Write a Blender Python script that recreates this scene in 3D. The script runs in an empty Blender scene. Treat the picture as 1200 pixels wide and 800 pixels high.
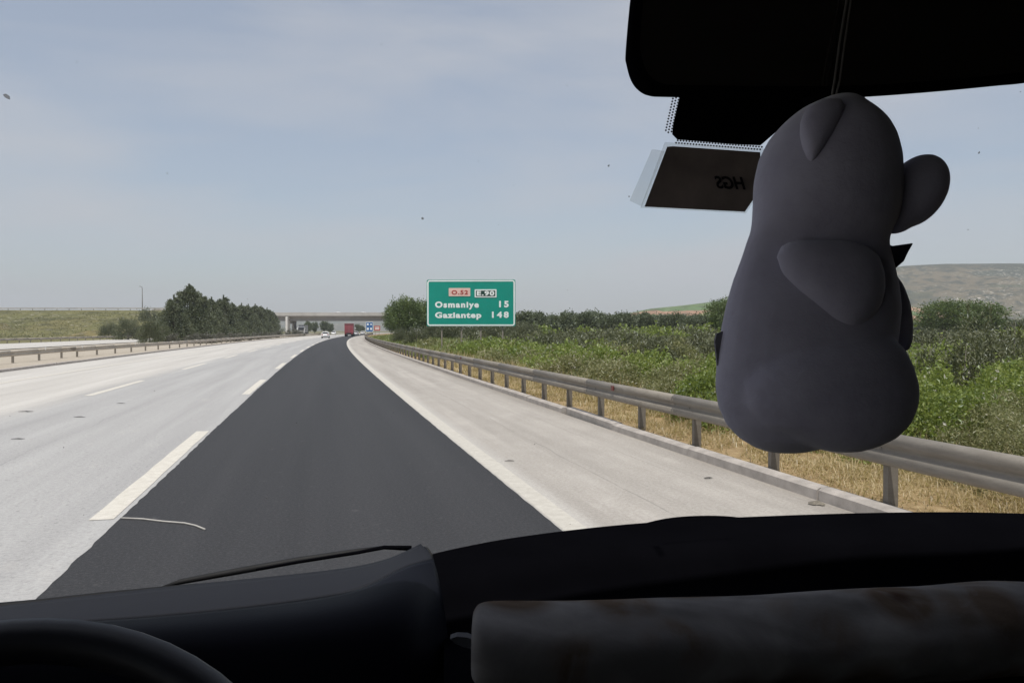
import bpy, bmesh, math, random
import numpy as np
from mathutils import Vector, Matrix, noise as mnoise

random.seed(7)
RNG = np.random.default_rng(7)
scene = bpy.context.scene
COL = scene.collection
PI = math.pi
EYE = 1.75                      # height of the camera above the road
FPX = 942.0                     # focal length in photo pixels (1200 wide)
PITCH = math.atan(13 / FPX)     # the horizon lies at row 387 of 800

# ------------------------------------------------------------------ camera
cam_d = bpy.data.cameras.new('camera')
cam_d.sensor_width = 36.0
cam_d.lens = 36.0 * FPX / 1200.0
cam_d.clip_start = 0.02
cam_d.clip_end = 30000
cam = bpy.data.objects.new('camera', cam_d)
COL.objects.link(cam)
cam.location = (0, 0, EYE)
cam.rotation_euler = (PI / 2 - PITCH, 0, 0)
scene.camera = cam

# ------------------------------------------------------------------ light
SUN_DIR = Vector((-0.05, -0.42, 1.0)).normalized()
sun_el = math.asin(SUN_DIR.z)
sun_az = math.atan2(SUN_DIR.x, SUN_DIR.y)
world = bpy.data.worlds.new('World')
scene.world = world
world.use_nodes = True
wt = world.node_tree
wt.nodes.clear()
w_out = wt.nodes.new('ShaderNodeOutputWorld')
w_bg = wt.nodes.new('ShaderNodeBackground')
w_sky = wt.nodes.new('ShaderNodeTexSky')
w_sky.sky_type = 'NISHITA'
w_sky.sun_disc = False
w_sky.sun_elevation = sun_el
w_sky.sun_rotation = sun_az
w_sky.altitude = 50
w_sky.air_density = 1.0
w_sky.dust_density = 1.4
w_sky.ozone_density = 1.5
SKY_STRENGTH = 0.10
w_bg.inputs['Strength'].default_value = SKY_STRENGTH
# thin high cloud spread over the whole dome, streaked
w_tc = wt.nodes.new('ShaderNodeTexCoord')
w_map = wt.nodes.new('ShaderNodeMapping')
w_map.inputs['Scale'].default_value = (1.1, 1.1, 5.0)
w_map.inputs['Rotation'].default_value = (0.10, -0.16, 0.5)
w_n = wt.nodes.new('ShaderNodeTexNoise')
w_n.inputs['Scale'].default_value = 1.9
w_n.inputs['Detail'].default_value = 7
w_n.inputs['Roughness'].default_value = 0.52
w_n.inputs['Distortion'].default_value = 0.25
w_r = wt.nodes.new('ShaderNodeMapRange')
w_r.inputs['From Min'].default_value = 0.40
w_r.inputs['From Max'].default_value = 0.72
w_r.inputs['To Min'].default_value = 0.42
w_r.inputs['To Max'].default_value = 0.92
w_mix = wt.nodes.new('ShaderNodeMix')
w_mix.data_type = 'RGBA'
w_mix.inputs['B'].default_value = (4.55, 4.60, 4.95, 1)
wt.links.new(w_tc.outputs['Generated'], w_map.inputs['Vector'])
wt.links.new(w_map.outputs['Vector'], w_n.inputs['Vector'])
wt.links.new(w_n.outputs['Fac'], w_r.inputs['Value'])
wt.links.new(w_r.outputs['Result'], w_mix.inputs['Factor'])
wt.links.new(w_sky.outputs['Color'], w_mix.inputs['A'])
wt.links.new(w_mix.outputs['Result'], w_bg.inputs['Color'])
wt.links.new(w_bg.outputs['Background'], w_out.inputs['Surface'])

sun_l = bpy.data.lights.new('sun', 'SUN')
sun_l.energy = 3.2
sun_l.angle = math.radians(0.6)
sun_l.color = (1.0, 0.95, 0.88)
sun_o = bpy.data.objects.new('sun', sun_l)
COL.objects.link(sun_o)
sun_o.rotation_euler = SUN_DIR.to_track_quat('Z', 'Y').to_euler()
sun_o.location = (0, 0, 60)

scene.view_settings.view_transform = 'Standard'
scene.view_settings.look = 'None'
scene.view_settings.exposure = 0.37
scene.view_settings.gamma = 1.0
scene.view_settings.use_curve_mapping = False
scene.cycles.use_denoising = True
scene.cycles.max_bounces = 8
scene.cycles.transparent_max_bounces = 12
scene.cycles.volume_bounces = 0

HAZE_DENSITY = 2.5e-4
HAZE_COLOR = (0.88, 0.915, 0.955, 1)


# ------------------------------------------------------------------ object helpers
def tag(o, label=None, cat=None, group=None, kind=None):
    if label: o['label'] = label
    if cat: o['category'] = cat
    if group: o['group'] = group
    if kind: o['kind'] = kind
    return o


def empty(name, loc=(0, 0, 0), rz=0.0, label=None, cat=None, group=None):
    o = bpy.data.objects.new(name, None)
    o.empty_display_size = 0.2
    COL.objects.link(o)
    o.location = loc
    o.rotation_euler = (0, 0, rz)
    return tag(o, label, cat, group)


def link(name, me, m=None, parent=None, loc=None, rot=None, scale=None):
    o = bpy.data.objects.new(name, me)
    COL.objects.link(o)
    if m is not None and not me.materials:
        me.materials.append(m)
    if parent is not None: o.parent = parent
    if loc is not None: o.location = loc
    if rot is not None: o.rotation_euler = rot
    if scale is not None: o.scale = scale
    return o


def mesh_np(name, V, F, smooth=False, uv=None):
    """V (n,3) floats, F (m,k) ints, one k for all faces."""
    V = np.asarray(V, dtype=np.float32); F = np.asarray(F, dtype=np.int32)
    me = bpy.data.meshes.new(name)
    me.vertices.add(len(V)); me.vertices.foreach_set('co', V.ravel())
    m, k = F.shape
    me.loops.add(m * k); me.loops.foreach_set('vertex_index', F.ravel())
    me.polygons.add(m)
    me.polygons.foreach_set('loop_start', np.arange(0, m * k, k, dtype=np.int32))
    me.polygons.foreach_set('loop_total', np.full(m, k, dtype=np.int32))
    me.polygons.foreach_set('use_smooth', np.full(m, smooth, dtype=bool))
    if uv is not None:
        l = me.uv_layers.new(name='uv')
        l.data.foreach_set('uv', np.asarray(uv, dtype=np.float32)[F.ravel()].ravel())
    me.update(calc_edges=True)
    return me


def mesh_py(name, V, F, smooth=False):
    me = bpy.data.meshes.new(name)
    me.from_pydata([tuple(v) for v in V], [], [tuple(f) for f in F])
    if smooth: me.polygons.foreach_set('use_smooth', [True] * len(me.polygons))
    me.update()
    return me


class MB:
    """collects simple solids into one mesh"""
    def __init__(s): s.V = []; s.F = []
    def add(s, V, F):
        b = len(s.V); s.V += [Vector(v) for v in V]; s.F += [tuple(i + b for i in f) for f in F]; return s
    def box(s, c, d, rz=0.0, taper=1.0):
        x, y, z = [q / 2 for q in d]; co, si = math.cos(rz), math.sin(rz); P = []
        for k, sz in enumerate((-z, z)):
            t = 1.0 if k == 0 else taper
            for sx, sy in ((-x, -y), (x, -y), (x, y), (-x, y)):
                px, py = sx * t, sy * t
                P.append((c[0] + px * co - py * si, c[1] + px * si + py * co, c[2] + sz))
        return s.add(P, [(3, 2, 1, 0), (4, 5, 6, 7), (0, 1, 5, 4), (1, 2, 6, 5), (2, 3, 7, 6), (3, 0, 4, 7)])
    def tube(s, pts, rad, n=8, cap=True):
        pts = [Vector(p) for p in pts]
        if not hasattr(rad, '__len__'): rad = [rad] * len(pts)
        P = []; F = []
        for i, p in enumerate(pts):
            a = pts[max(i - 1, 0)]; b = pts[min(i + 1, len(pts) - 1)]
            t = (b - a).normalized()
            up = Vector((0, 0, 1)) if abs(t.z) < 0.9 else Vector((1, 0, 0))
            q = t.cross(up).normalized(); r = q.cross(t)
            for k in range(n):
                an = 2 * PI * k / n
                P.append(p + (q * math.cos(an) + r * math.sin(an)) * rad[i])
        for i in range(len(pts) - 1):
            for k in range(n):
                F.append((i * n + k, i * n + (k + 1) % n, (i + 1) * n + (k + 1) % n, (i + 1) * n + k))
        if cap:
            F.append(tuple(range(n))[::-1]); F.append(tuple((len(pts) - 1) * n + k for k in range(n)))
        return s.add(P, F)
    def prism(s, outline, axis_vec):
        """outline: list of 3-D points, extruded by axis_vec"""
        n = len(outline); a = Vector(axis_vec)
        P = [Vector(p) for p in outline] + [Vector(p) + a for p in outline]
        F = [tuple(range(n))[::-1], tuple(range(n, 2 * n))]
        for i in range(n): F.append((i, (i + 1) % n, n + (i + 1) % n, n + i))
        return s.add(P, F)
    def mesh(s, name, smooth=False, bevel=0.0, off=None):
        V = s.V if off is None else [v - Vector(off) for v in s.V]
        me = mesh_py(name, V, s.F, smooth)
        bm = bmesh.new(); bm.from_mesh(me)
        bmesh.ops.recalc_face_normals(bm, faces=bm.faces)
        if bevel > 0:
            bmesh.ops.bevel(bm, geom=list(bm.edges), offset=bevel, segments=2, affect='EDGES', profile=0.6)
            for f in bm.faces: f.smooth = smooth
        bm.to_mesh(me); bm.free()
        return me


# ------------------------------------------------------------------ material helpers
class NT:
    def __init__(s, name):
        s.m = bpy.data.materials.new(name); s.m.use_nodes = True
        s.t = s.m.node_tree; s.t.nodes.clear()
        s.out = s.n('OutputMaterial')
    def n(s, typ, **kw):
        nd = s.t.nodes.new('ShaderNode' + typ)
        for k, v in kw.items(): setattr(nd, k, v)
        return nd
    def l(s, a, b): s.t.links.new(a, b)
    def val(s, sock, v):
        if hasattr(v, 'is_linked') or isinstance(v, bpy.types.NodeSocket): s.l(v, sock)
        elif hasattr(v, '__len__'): sock.default_value = tuple(v) if len(v) == 4 or sock.type == 'VECTOR' else (*v, 1)
        else: sock.default_value = v
    def coord(s, which='Object', scale=(1, 1, 1), rot=(0, 0, 0)):
        tc = s.n('TexCoord'); mp = s.n('Mapping')
        mp.inputs['Scale'].default_value = scale; mp.inputs['Rotation'].default_value = rot
        s.l(tc.outputs[which], mp.inputs['Vector']); return mp.outputs['Vector']
    def pos(s, scale=(1, 1, 1)):
        g = s.n('NewGeometry'); mp = s.n('Mapping'); mp.inputs['Scale'].default_value = scale
        s.l(g.outputs['Position'], mp.inputs['Vector']); return mp.outputs['Vector']
    def noise(s, vec, scale, detail=4, rough=0.55, dist=0.0):
        nd = s.n('TexNoise'); s.l(vec, nd.inputs['Vector'])
        nd.inputs['Scale'].default_value = scale; nd.inputs['Detail'].default_value = detail
        nd.inputs['Roughness'].default_value = rough; nd.inputs['Distortion'].default_value = dist
        return nd.outputs['Fac']
    def rng(s, v, a, b, c=0.0, d=1.0, smooth=False):
        nd = s.n('MapRange'); nd.interpolation_type = 'SMOOTHSTEP' if smooth else 'LINEAR'
        s.val(nd.inputs['Value'], v)
        for k, x in zip(('From Min', 'From Max', 'To Min', 'To Max'), (a, b, c, d)): nd.inputs[k].default_value = x
        return nd.outputs['Result']
    def mix(s, f, a, b):
        nd = s.n('Mix', data_type='RGBA'); s.val(nd.inputs['Factor'], f)
        s.val(nd.inputs['A'], a); s.val(nd.inputs['B'], b); return nd.outputs['Result']
    def math(s, op, a, b=None, c=None):
        nd = s.n('Math', operation=op); s.val(nd.inputs[0], a)
        if b is not None: s.val(nd.inputs[1], b)
        if c is not None: s.val(nd.inputs[2], c)
        return nd.outputs[0]
    def ramp(s, f, stops):
        nd = s.n('ValToRGB'); e = nd.color_ramp.elements
        while len(e) < len(stops): e.new(0.5)
        for el, (p, c) in zip(e, stops): el.position = p; el.color = (*c, 1)
        s.l(f, nd.inputs['Fac']); return nd.outputs['Color']
    def bump(s, h, strength=0.3, dist=0.01):
        nd = s.n('Bump'); nd.inputs['Strength'].default_value = strength; nd.inputs['Distance'].default_value = dist
        s.l(h, nd.inputs['Height']); return nd.outputs['Normal']
    def bsdf(s, color, rough=0.6, metal=0.0, spec=0.5, normal=None, **kw):
        nd = s.n('BsdfPrincipled'); s.val(nd.inputs['Base Color'], color); s.val(nd.inputs['Roughness'], rough)
        s.val(nd.inputs['Metallic'], metal); nd.inputs['Specular IOR Level'].default_value = spec
        if normal is not None: s.l(normal, nd.inputs['Normal'])
        for k, v in kw.items(): s.val(nd.inputs[k.replace('_', ' ')], v)
        s.l(nd.outputs[0], s.out.inputs['Surface']); return nd


def simple(name, c, rough=0.6, metal=0.0, spec=0.5, var=0.15, scale=6.0, bump=0.0, bscale=40.0, bdist=0.002):
    s = NT(name); v = s.coord('Object')
    n = s.noise(v, scale, 5)
    col = s.mix(s.rng(n, 0.3, 0.7), tuple(x * (1 - var) for x in c), tuple(min(1, x * (1 + var)) for x in c))
    nm = s.bump(s.noise(v, bscale, 3), bump, bdist) if bump else None
    s.bsdf(col, s.rng(n, 0.3, 0.7, rough * 0.9, min(1, rough * 1.1)), metal, spec, nm)
    return s.m


def leaf_mat(name, cols, trans=0.30, pale=None, pale_at=0.96):
    s = NT(name)
    g = s.n('NewGeometry')
    r = g.outputs['Random Per Island']
    big = s.noise(s.pos(), 0.55, 3)
    f = s.math('ADD', s.math('MULTIPLY', r, 0.62), s.rng(big, 0.3, 0.7, -0.08, 0.42))
    k = len(cols)
    col = s.ramp(f, [(i / (k - 1), c) for i, c in enumerate(cols)])
    if pale:
        col = s.mix(s.rng(r, pale_at, pale_at + 0.002), col, pale)
    d = s.n('BsdfDiffuse'); s.l(col, d.inputs['Color'])
    t = s.n('BsdfTranslucent'); s.l(s.mix(0.6, col, tuple(min(1, c * q) for c, q in zip(cols[-1], (1.1, 1.25, 0.6)))), t.inputs['Color'])
    mx = s.n('MixShader'); mx.inputs[0].default_value = trans
    s.l(d.outputs[0], mx.inputs[1]); s.l(t.outputs[0], mx.inputs[2])
    gl = s.n('BsdfGlossy'); gl.inputs['Roughness'].default_value = 0.45; gl.inputs['Color'].default_value = (0.7, 0.75, 0.8, 1)
    m2 = s.n('MixShader'); m2.inputs[0].default_value = 0.045
    s.l(mx.outputs[0], m2.inputs[1]); s.l(gl.outputs[0], m2.inputs[2])
    s.l(m2.outputs[0], s.out.inputs['Surface'])
    return s.m


# ------------------------------------------------------------------ road geometry
def cx(Y): return 2.11 - 0.245 * Y + 1.8e-4 * Y * Y
def dx(Y): return -0.245 + 3.6e-4 * Y
def road(Y, u, z=0.0):
    d = dx(Y); L = math.hypot(1, d)
    return Vector((cx(Y) + u / L, Y - u * d / L, z))
def road_rot(Y): return -math.atan(dx(Y))
def ray(px, py, Y):
    """the point at forward distance Y seen at photo pixel (px, py)"""
    a = (px - 600) / FPX; b = (400 - py) / FPX
    fy = math.cos(PITCH) + math.sin(PITCH) * b; fz = -math.sin(PITCH) + math.cos(PITCH) * b
    return Vector((a * Y / fy, Y, EYE + fz * Y / fy))
def at_row(px, Y, z): return Vector(((px - 600) / FPX * Y, Y, z))


def strip(name, profile, Y0, Y1, m, step=2.0, jitter=None, parent=None, kind='structure'):
    """a sheet swept along the road; profile = [(u, z), ...]"""
    n = max(2, int((Y1 - Y0) / step) + 1)
    V = []; U = []; k = len(profile)
    for i in range(n):
        Y = Y0 + (Y1 - Y0) * i / (n - 1)
        for j, (u, z) in enumerate(profile):
            du, dz = jitter(i, j, Y, u) if jitter else (0, 0)
            V.append(road(Y, u + du, z + dz)); U.append((u + du, Y * 1.02))
    F = [(i * k + j, i * k + j + 1, (i + 1) * k + j + 1, (i + 1) * k + j) for i in range(n - 1) for j in range(k - 1)]
    me = mesh_np(name, [tuple(v) for v in V], F, True, U)
    o = link(name, me, m, parent)
    if kind: o['kind'] = kind
    return o


# ------------------------------------------------------------------ materials
def mat_pavement():
    s = NT('worn_concrete_pavement')
    uv = s.n('TexCoord').outputs['UV']
    sep = s.n('SeparateXYZ'); s.l(uv, sep.inputs[0]); u = sep.outputs['X']; v = sep.outputs['Y']
    def stretched(a, b):
        mp = s.n('Mapping'); mp.inputs['Scale'].default_value = (a, b, 1); s.l(uv, mp.inputs['Vector']); return mp.outputs['Vector']
    n_long = s.noise(stretched(1.6, 0.05), 1.0, 5, 0.6)
    n_mid = s.noise(stretched(1, 0.35), 0.8, 5, 0.6)
    n_fine = s.noise(stretched(1, 1), 26, 5, 0.8)
    n_chip = s.noise(stretched(1, 0.8), 13, 3, 0.6)
    base = s.mix(s.rng(n_long, 0.32, 0.68), (0.45, 0.425, 0.395), (0.565, 0.54, 0.505))
    # the lane next to the new asphalt is an older, greyer surface
    wob = s.math('ADD', u, s.rng(n_mid, 0, 1, -0.35, 0.35))
    lane = s.math('MULTIPLY', s.rng(wob, -8.9, -7.7, 0, 1, True), s.rng(wob, -3.0, -2.0, 1, 0, True))
    grey = s.mix(s.rng(n_long, 0.3, 0.7), (0.315, 0.31, 0.31), (0.40, 0.395, 0.39))
    col = s.mix(s.math('MULTIPLY', lane, 0.9), base, grey)
    # hard shoulder: slightly duller with long tyre streaks
    sh = s.rng(u, 0.2, 0.5)
    shoulder = s.mix(s.rng(n_long, 0.35, 0.66), (0.335, 0.308, 0.277), (0.45, 0.416, 0.377))
    col = s.mix(sh, col, shoulder)
    n_blot = s.noise(stretched(1.0, 0.5), 1.6, 5, 0.7)
    col = s.mix(s.math('MULTIPLY', sh, s.rng(n_blot, 0.42, 0.68, 0, 0.26)), col, (0.235, 0.212, 0.19))
    col = s.mix(s.rng(n_blot, 0.30, 0.42, 0.22, 0), col, (0.56, 0.53, 0.49))
    # fine cracks running along the shoulder
    wav = s.noise(stretched(0.0, 0.35), 1.0, 4, 0.6)
    for c0, amp, wid, st in ((1.25, 0.22, 0.010, 0.38), (2.2, 0.16, 0.009, 0.22), (-6.1, 0.5, 0.011, 0.22)):
        d = s.math('ABSOLUTE', s.math('SUBTRACT', s.math('ADD', u, s.math('MULTIPLY', s.math('SUBTRACT', wav, 0.5), amp)), c0))
        f = s.math('MULTIPLY', s.rng(d, wid * 0.5, wid * 1.6, st, 0), s.rng(n_mid, 0.42, 0.55))
        col = s.mix(f, col, (0.10, 0.095, 0.09))
    # dirt gathered along the kerb
    kb = s.math('MULTIPLY', s.rng(s.math('ADD', u, s.rng(n_mid, 0.2, 0.8, -0.35, 0.25)), 2.45, 2.95), 0.55)
    col = s.mix(kb, col, (0.23, 0.205, 0.18))
    # chips and stone showing in the grey lane
    chips = s.math('MULTIPLY', s.rng(n_chip, 0.60, 0.72), s.math('ADD', s.math('MULTIPLY', lane, 0.4), 0.12))
    col = s.mix(chips, col, (0.17, 0.165, 0.16))
    col = s.mix(s.rng(n_fine, 0.38, 0.52, 0.26, 0.0), col, (0.16, 0.15, 0.14))
    col = s.mix(s.rng(n_fine, 0.52, 0.66, 0.0, 0.24), col, (0.62, 0.60, 0.57))
    s.bsdf(col, 0.85, 0, 0.3, s.bump(n_fine, 0.5, 0.006))
    return s.m


def mat_asphalt():
    s = NT('fresh_asphalt')
    uv = s.n('TexCoord').outputs['UV']
    def st(a, b):
        mp = s.n('Mapping'); mp.inputs['Scale'].default_value = (a, b, 1); s.l(uv, mp.inputs['Vector']); return mp.outputs['Vector']
    n_long = s.noise(st(1.5, 0.03), 1.0, 4, 0.6)
    n_fine = s.noise(st(1, 1), 34, 5, 0.85)
    n_spot = s.noise(st(1, 1), 5, 3, 0.6)
    col = s.mix(s.rng(n_long, 0.3, 0.7), (0.020, 0.0195, 0.021), (0.032, 0.031, 0.0328))
    col = s.mix(s.rng(n_fine, 0.52, 0.66, 0, 0.40), col, (0.12, 0.117, 0.117))
    col = s.mix(s.rng(n_fine, 0.36, 0.49, 0.65, 0), col, (0.010, 0.010, 0.011))
    col = s.mix(s.rng(n_spot, 0.66, 0.74, 0, 0.22), col, (0.17, 0.165, 0.16))
    s.bsdf(col, 0.72, 0, 0.45, s.bump(n_fine, 0.6, 0.006))
    return s.m


def mat_paint(name='road_paint', k=1.0):
    s = NT(name)
    p = s.pos()
    n = s.noise(p, 9, 5, 0.7); f = s.noise(p, 55, 3, 0.8)
    col = s.mix(s.rng(n, 0.35, 0.7), tuple(k * x for x in (0.53, 0.495, 0.435)), tuple(k * x for x in (0.66, 0.625, 0.56)))
    col = s.mix(s.rng(f, 0.62, 0.8, 0, 0.55), col, (0.30, 0.29, 0.27))
    s.bsdf(col, 0.7, 0, 0.35, s.bump(f, 0.3, 0.004))
    return s.m


def mat_ground():
    s = NT('dry_ground')
    p = s.pos()
    a = s.noise(p, 0.02, 5, 0.6); b = s.noise(p, 0.5, 5, 0.65); c = s.noise(p, 6, 4, 0.7)
    col = s.mix(s.rng(a, 0.35, 0.65), (0.115, 0.115, 0.055), (0.19, 0.165, 0.085))
    col = s.mix(s.rng(b, 0.4, 0.7, 0, 0.6), col, (0.085, 0.105, 0.040))
    col = s.mix(s.rng(c, 0.4, 0.75, 0, 0.5), col, (0.22, 0.18, 0.10))
    s.bsdf(col, 0.95, 0, 0.15, s.bump(c, 0.6, 0.05))
    return s.m


def mat_soil(name, a, b, c, bs=0.03):
    s = NT(name); p = s.pos()
    n1 = s.noise(p, 0.7, 5, 0.6); n2 = s.noise(p, 9, 5, 0.7); n3 = s.noise(p, 45, 3, 0.7)
    col = s.mix(s.rng(n1, 0.35, 0.65), a, b)
    col = s.mix(s.rng(n2, 0.45, 0.72, 0, 0.75), col, c)
    col = s.mix(s.rng(n3, 0.5, 0.8, 0, 0.4), col, tuple(x * 0.45 for x in b))
    s.bsdf(col, 0.95, 0, 0.15, s.bump(n2, 0.8, bs))
    return s.m


def mat_galv(name='galvanised_steel', dark=1.0):
    s = NT(name); p = s.pos()
    n1 = s.noise(s.pos((1, 1, 6)), 3.0, 5, 0.65); n2 = s.noise(p, 40, 3, 0.7); n3 = s.noise(p, 1.1, 4, 0.6)
    col = s.mix(s.rng(n1, 0.3, 0.7), tuple(x * dark for x in (0.205, 0.182, 0.152)), tuple(x * dark for x in (0.29, 0.262, 0.225)))
    col = s.mix(s.rng(n3, 0.5, 0.75, 0, 0.45), col, tuple(x * dark for x in (0.20, 0.165, 0.13)))
    col = s.mix(s.rng(n2, 0.55, 0.8, 0, 0.25), col, (0.12, 0.10, 0.085))
    s.bsdf(col, s.rng(n1, 0.3, 0.7, 0.55, 0.72), 0.15, 0.4, s.bump(n2, 0.12, 0.002))
    return s.m


M = {}
M['pave'] = mat_pavement(); M['asphalt'] = mat_asphalt(); M['paint'] = mat_paint(); M['ground'] = mat_ground()
M['verge'] = mat_soil('straw_verge', (0.35, 0.25, 0.135), (0.25, 0.175, 0.095), (0.44, 0.335, 0.19))
M['median'] = mat_soil('sandy_median', (0.47, 0.42, 0.36), (0.40, 0.35, 0.29), (0.30, 0.26, 0.18))
M['kerb'] = simple('kerb_concrete', (0.38, 0.345, 0.315), 0.85, 0, 0.3, 0.22, 5, 0.5, 60, 0.004)
M['galv'] = mat_galv()
M['galv_dark'] = mat_galv('old_galvanised_steel', 0.75)
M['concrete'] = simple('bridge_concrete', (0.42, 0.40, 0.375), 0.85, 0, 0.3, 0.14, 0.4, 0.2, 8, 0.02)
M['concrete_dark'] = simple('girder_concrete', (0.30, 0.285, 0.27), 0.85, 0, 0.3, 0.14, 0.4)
M['bark'] = simple('bark', (0.085, 0.068, 0.052), 0.9, 0, 0.2, 0.3, 8, 0.8, 30, 0.02)
M['bark_pale'] = simple('pale_bark', (0.20, 0.18, 0.15), 0.9, 0, 0.2, 0.3, 8, 0.6, 40, 0.01)
M['sign_green'] = simple('green_reflective_sheet', (0.0, 0.255, 0.195), 0.45, 0, 0.4, 0.05, 1.5)
M['sign_white'] = simple('white_reflective_sheet', (0.76, 0.80, 0.79), 0.5, 0, 0.4, 0.03, 3)
M['sign_pink'] = simple('faded_pink_sheet', (0.72, 0.50, 0.44), 0.5, 0, 0.4, 0.06, 4)
M['sign_red'] = simple('red_letter_sheet', (0.36, 0.05, 0.04), 0.5, 0, 0.4, 0.1, 4)
M['sign_dark'] = simple('dark_green_sheet', (0.01, 0.045, 0.035), 0.5, 0, 0.4, 0.1, 4)
M['sign_blue'] = simple('blue_reflective_sheet', (0.03, 0.12, 0.32), 0.5, 0, 0.4, 0.06, 2)
M['sign_crimson'] = simple('crimson_sheet', (0.42, 0.09, 0.07), 0.5, 0, 0.4, 0.1, 2)
M['reflector_red'] = simple('red_reflector', (0.14, 0.018, 0.015), 0.35, 0, 0.5, 0.2, 30)
M['reflector_white'] = simple('white_reflector', (0.75, 0.75, 0.72), 0.35, 0, 0.5, 0.1, 30)

# ------------------------------------------------------------------ the setting
# ground: one sheet to the horizon
ring = [(0, 0, -0.09)]
NR = 64
rads = [25, 80, 250, 800, 2200, 4600]
V = [(0, 0, -0.09)]
for r in rads:
    for k in range(NR):
        a = 2 * PI * k / NR; V.append((r * math.cos(a), r * math.sin(a), -0.09))
F = []
for k in range(NR): F.append((0, 1 + k, 1 + (k + 1) % NR))
gme = bpy.data.meshes.new('ground')
for q in range(len(rads) - 1):
    for k in range(NR):
        a = 1 + q * NR + k; b = 1 + q * NR + (k + 1) % NR
        F.append((a, a + NR, b + NR, b))
gme.from_pydata(V, [], F); gme.update()
ground = link('ground', gme, M['ground']); tag(ground, kind='structure')

pave = strip('carriageway', [(-15.0, 0.0), (-12.0, 0.0), (-8.0, 0.0), (-4.0, 0.0), (0.0, 0.0), (2.97, 0.0)], -12, 720, M['pave'], 2.0)

rj = random.Random(3)
ja = [rj.uniform(-1, 1) for _ in range(6000)]
def asph_j(i, j, Y, u):
    if j == 0: return (0.011 * ja[i] + 0.006 * math.sin(Y * 0.7) if i < 2500 else 0.0, 0)
    if j == 3: return (0.005 * ja[(i + 2500) % 6000], 0)
    return (0, 0)
asph = strip('asphalt_lane', [(-3.82, 0.006), (-2.6, 0.0065), (-1.2, 0.0065), (0.03, 0.006)], -12, 720, M['asphalt'], 0.15, asph_j)

# markings
M['paint_worn'] = mat_paint('worn_road_paint', 0.86)
edge_r = strip('edge_line', [(0.05, 0.004), (0.28, 0.004)], -12, 720, M['paint_worn'], 1.5, lambda i, j, Y, u: (0.006 * ja[i + 700 * j], 0))
edge_r.data.transform(Matrix.Translation((0, 0, 0)))
edge_l = strip('edge_line', [(-12.45, 0.004), (-12.25, 0.004)], -12, 720, M['paint'], 1.5)
DL = 6.7
dash_V = []
for i in range(12):
    y = DL * (i / 11 - 0.5)
    for sx in (-0.105, 0.105): dash_V.append((sx + 0.008 * ja[i * 3 + (sx > 0)], y + (0.02 * ja[i] if i in (0, 11) else 0), 0))
dash_me = mesh_py('lane_dash', dash_V, [(2 * i, 2 * i + 1, 2 * i + 3, 2 * i + 2) for i in range(11)])
dash_me.materials.append(M['paint'])
def dashes(u, first, count, per):
    for k in range(count):
        Y = first + k * per
        p = road(Y, u, 0.0045)
        link('lane_dash', dash_me, None, pave, p, (0, 0, road_rot(Y)))
dashes(-3.985, 11.6 - 14.55 * 2, 26, 14.55)
dashes(-8.05, 26.6 - 14.55 * 3, 26, 14.55)

# kerbs as rows of long kerb stones
def kerb_stone(L):
    b = MB(); b.prism([(-0.09, -L / 2, -0.03), (0.09, -L / 2, -0.03), (0.09, -L / 2, 0.105), (0.07, -L / 2, 0.125), (-0.05, -L / 2, 0.125), (-0.085, -L / 2, 0.10)], (0, L, 0))
    return b.mesh('kerb_stone')
kerb_right = empty('kerb', road(14, 3.06, 0)); tag(kerb_right, kind='structure')
ks = kerb_stone(2.985); ks.materials.append(M['kerb'])
rk = random.Random(5)
def kerb_row(par, u, Y0, count, flip=False, gap=None):
    Y = Y0
    for k in range(count):
        # the stone by the broken joint is knocked askew, as at the rail's foot
        du, dr = rk.uniform(-0.008, 0.008), rk.uniform(-0.003, 0.003)
        if gap is not None and k == gap: du, dr = 0.07, -0.02
        p = road(Y, u + du, rk.uniform(-0.01, 0.004)) - par.location
        link('kerb_stone', ks, None, par, p, (0, 0, road_rot(Y) + dr + (PI if flip else 0)))
        Y += 3.0 * math.cos(road_rot(Y))
kerb_row(kerb_right, 3.06, 3.2, 70, False, 4)
kerb_left = empty('kerb', road(40, -15.09, 0)); tag(kerb_left, kind='structure')
kerb_row(kerb_left, -15.09, 16, 50, True)

def vj(i, j, Y, u):
    return (0, 0.035 * mnoise.noise(Vector((Y * 0.9, u * 1.7, 3.0))) * (0 if j == 0 else 1))
verge = strip('verge', [(3.14, 0.075), (3.6, 0.10), (4.2, 0.10), (5.0, 0.06), (6.2, 0.0), (9.0, -0.12)], -6, 420, M['verge'], 1.0, vj)
med = strip('median', [(-33.0, -0.12), (-29.0, 0.0), (-22.0, 0.02), (-18.0, 0.03), (-15.17, 0.06)], 4, 330, M['median'], 2.0, vj)
opp = strip('opposite_carriageway', [(-44.0, 0.008), (-38.0, 0.01), (-31.0, 0.008)], 10, 560, M['pave'], 3.0)
strip('opposite_edge_line', [(-43.2, 0.016), (-43.0, 0.016)], 10, 560, M['paint'], 3.0)
strip('opposite_edge_line', [(-32.4, 0.015), (-32.2, 0.015)], 10, 560, M['paint'], 3.0)


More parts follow.
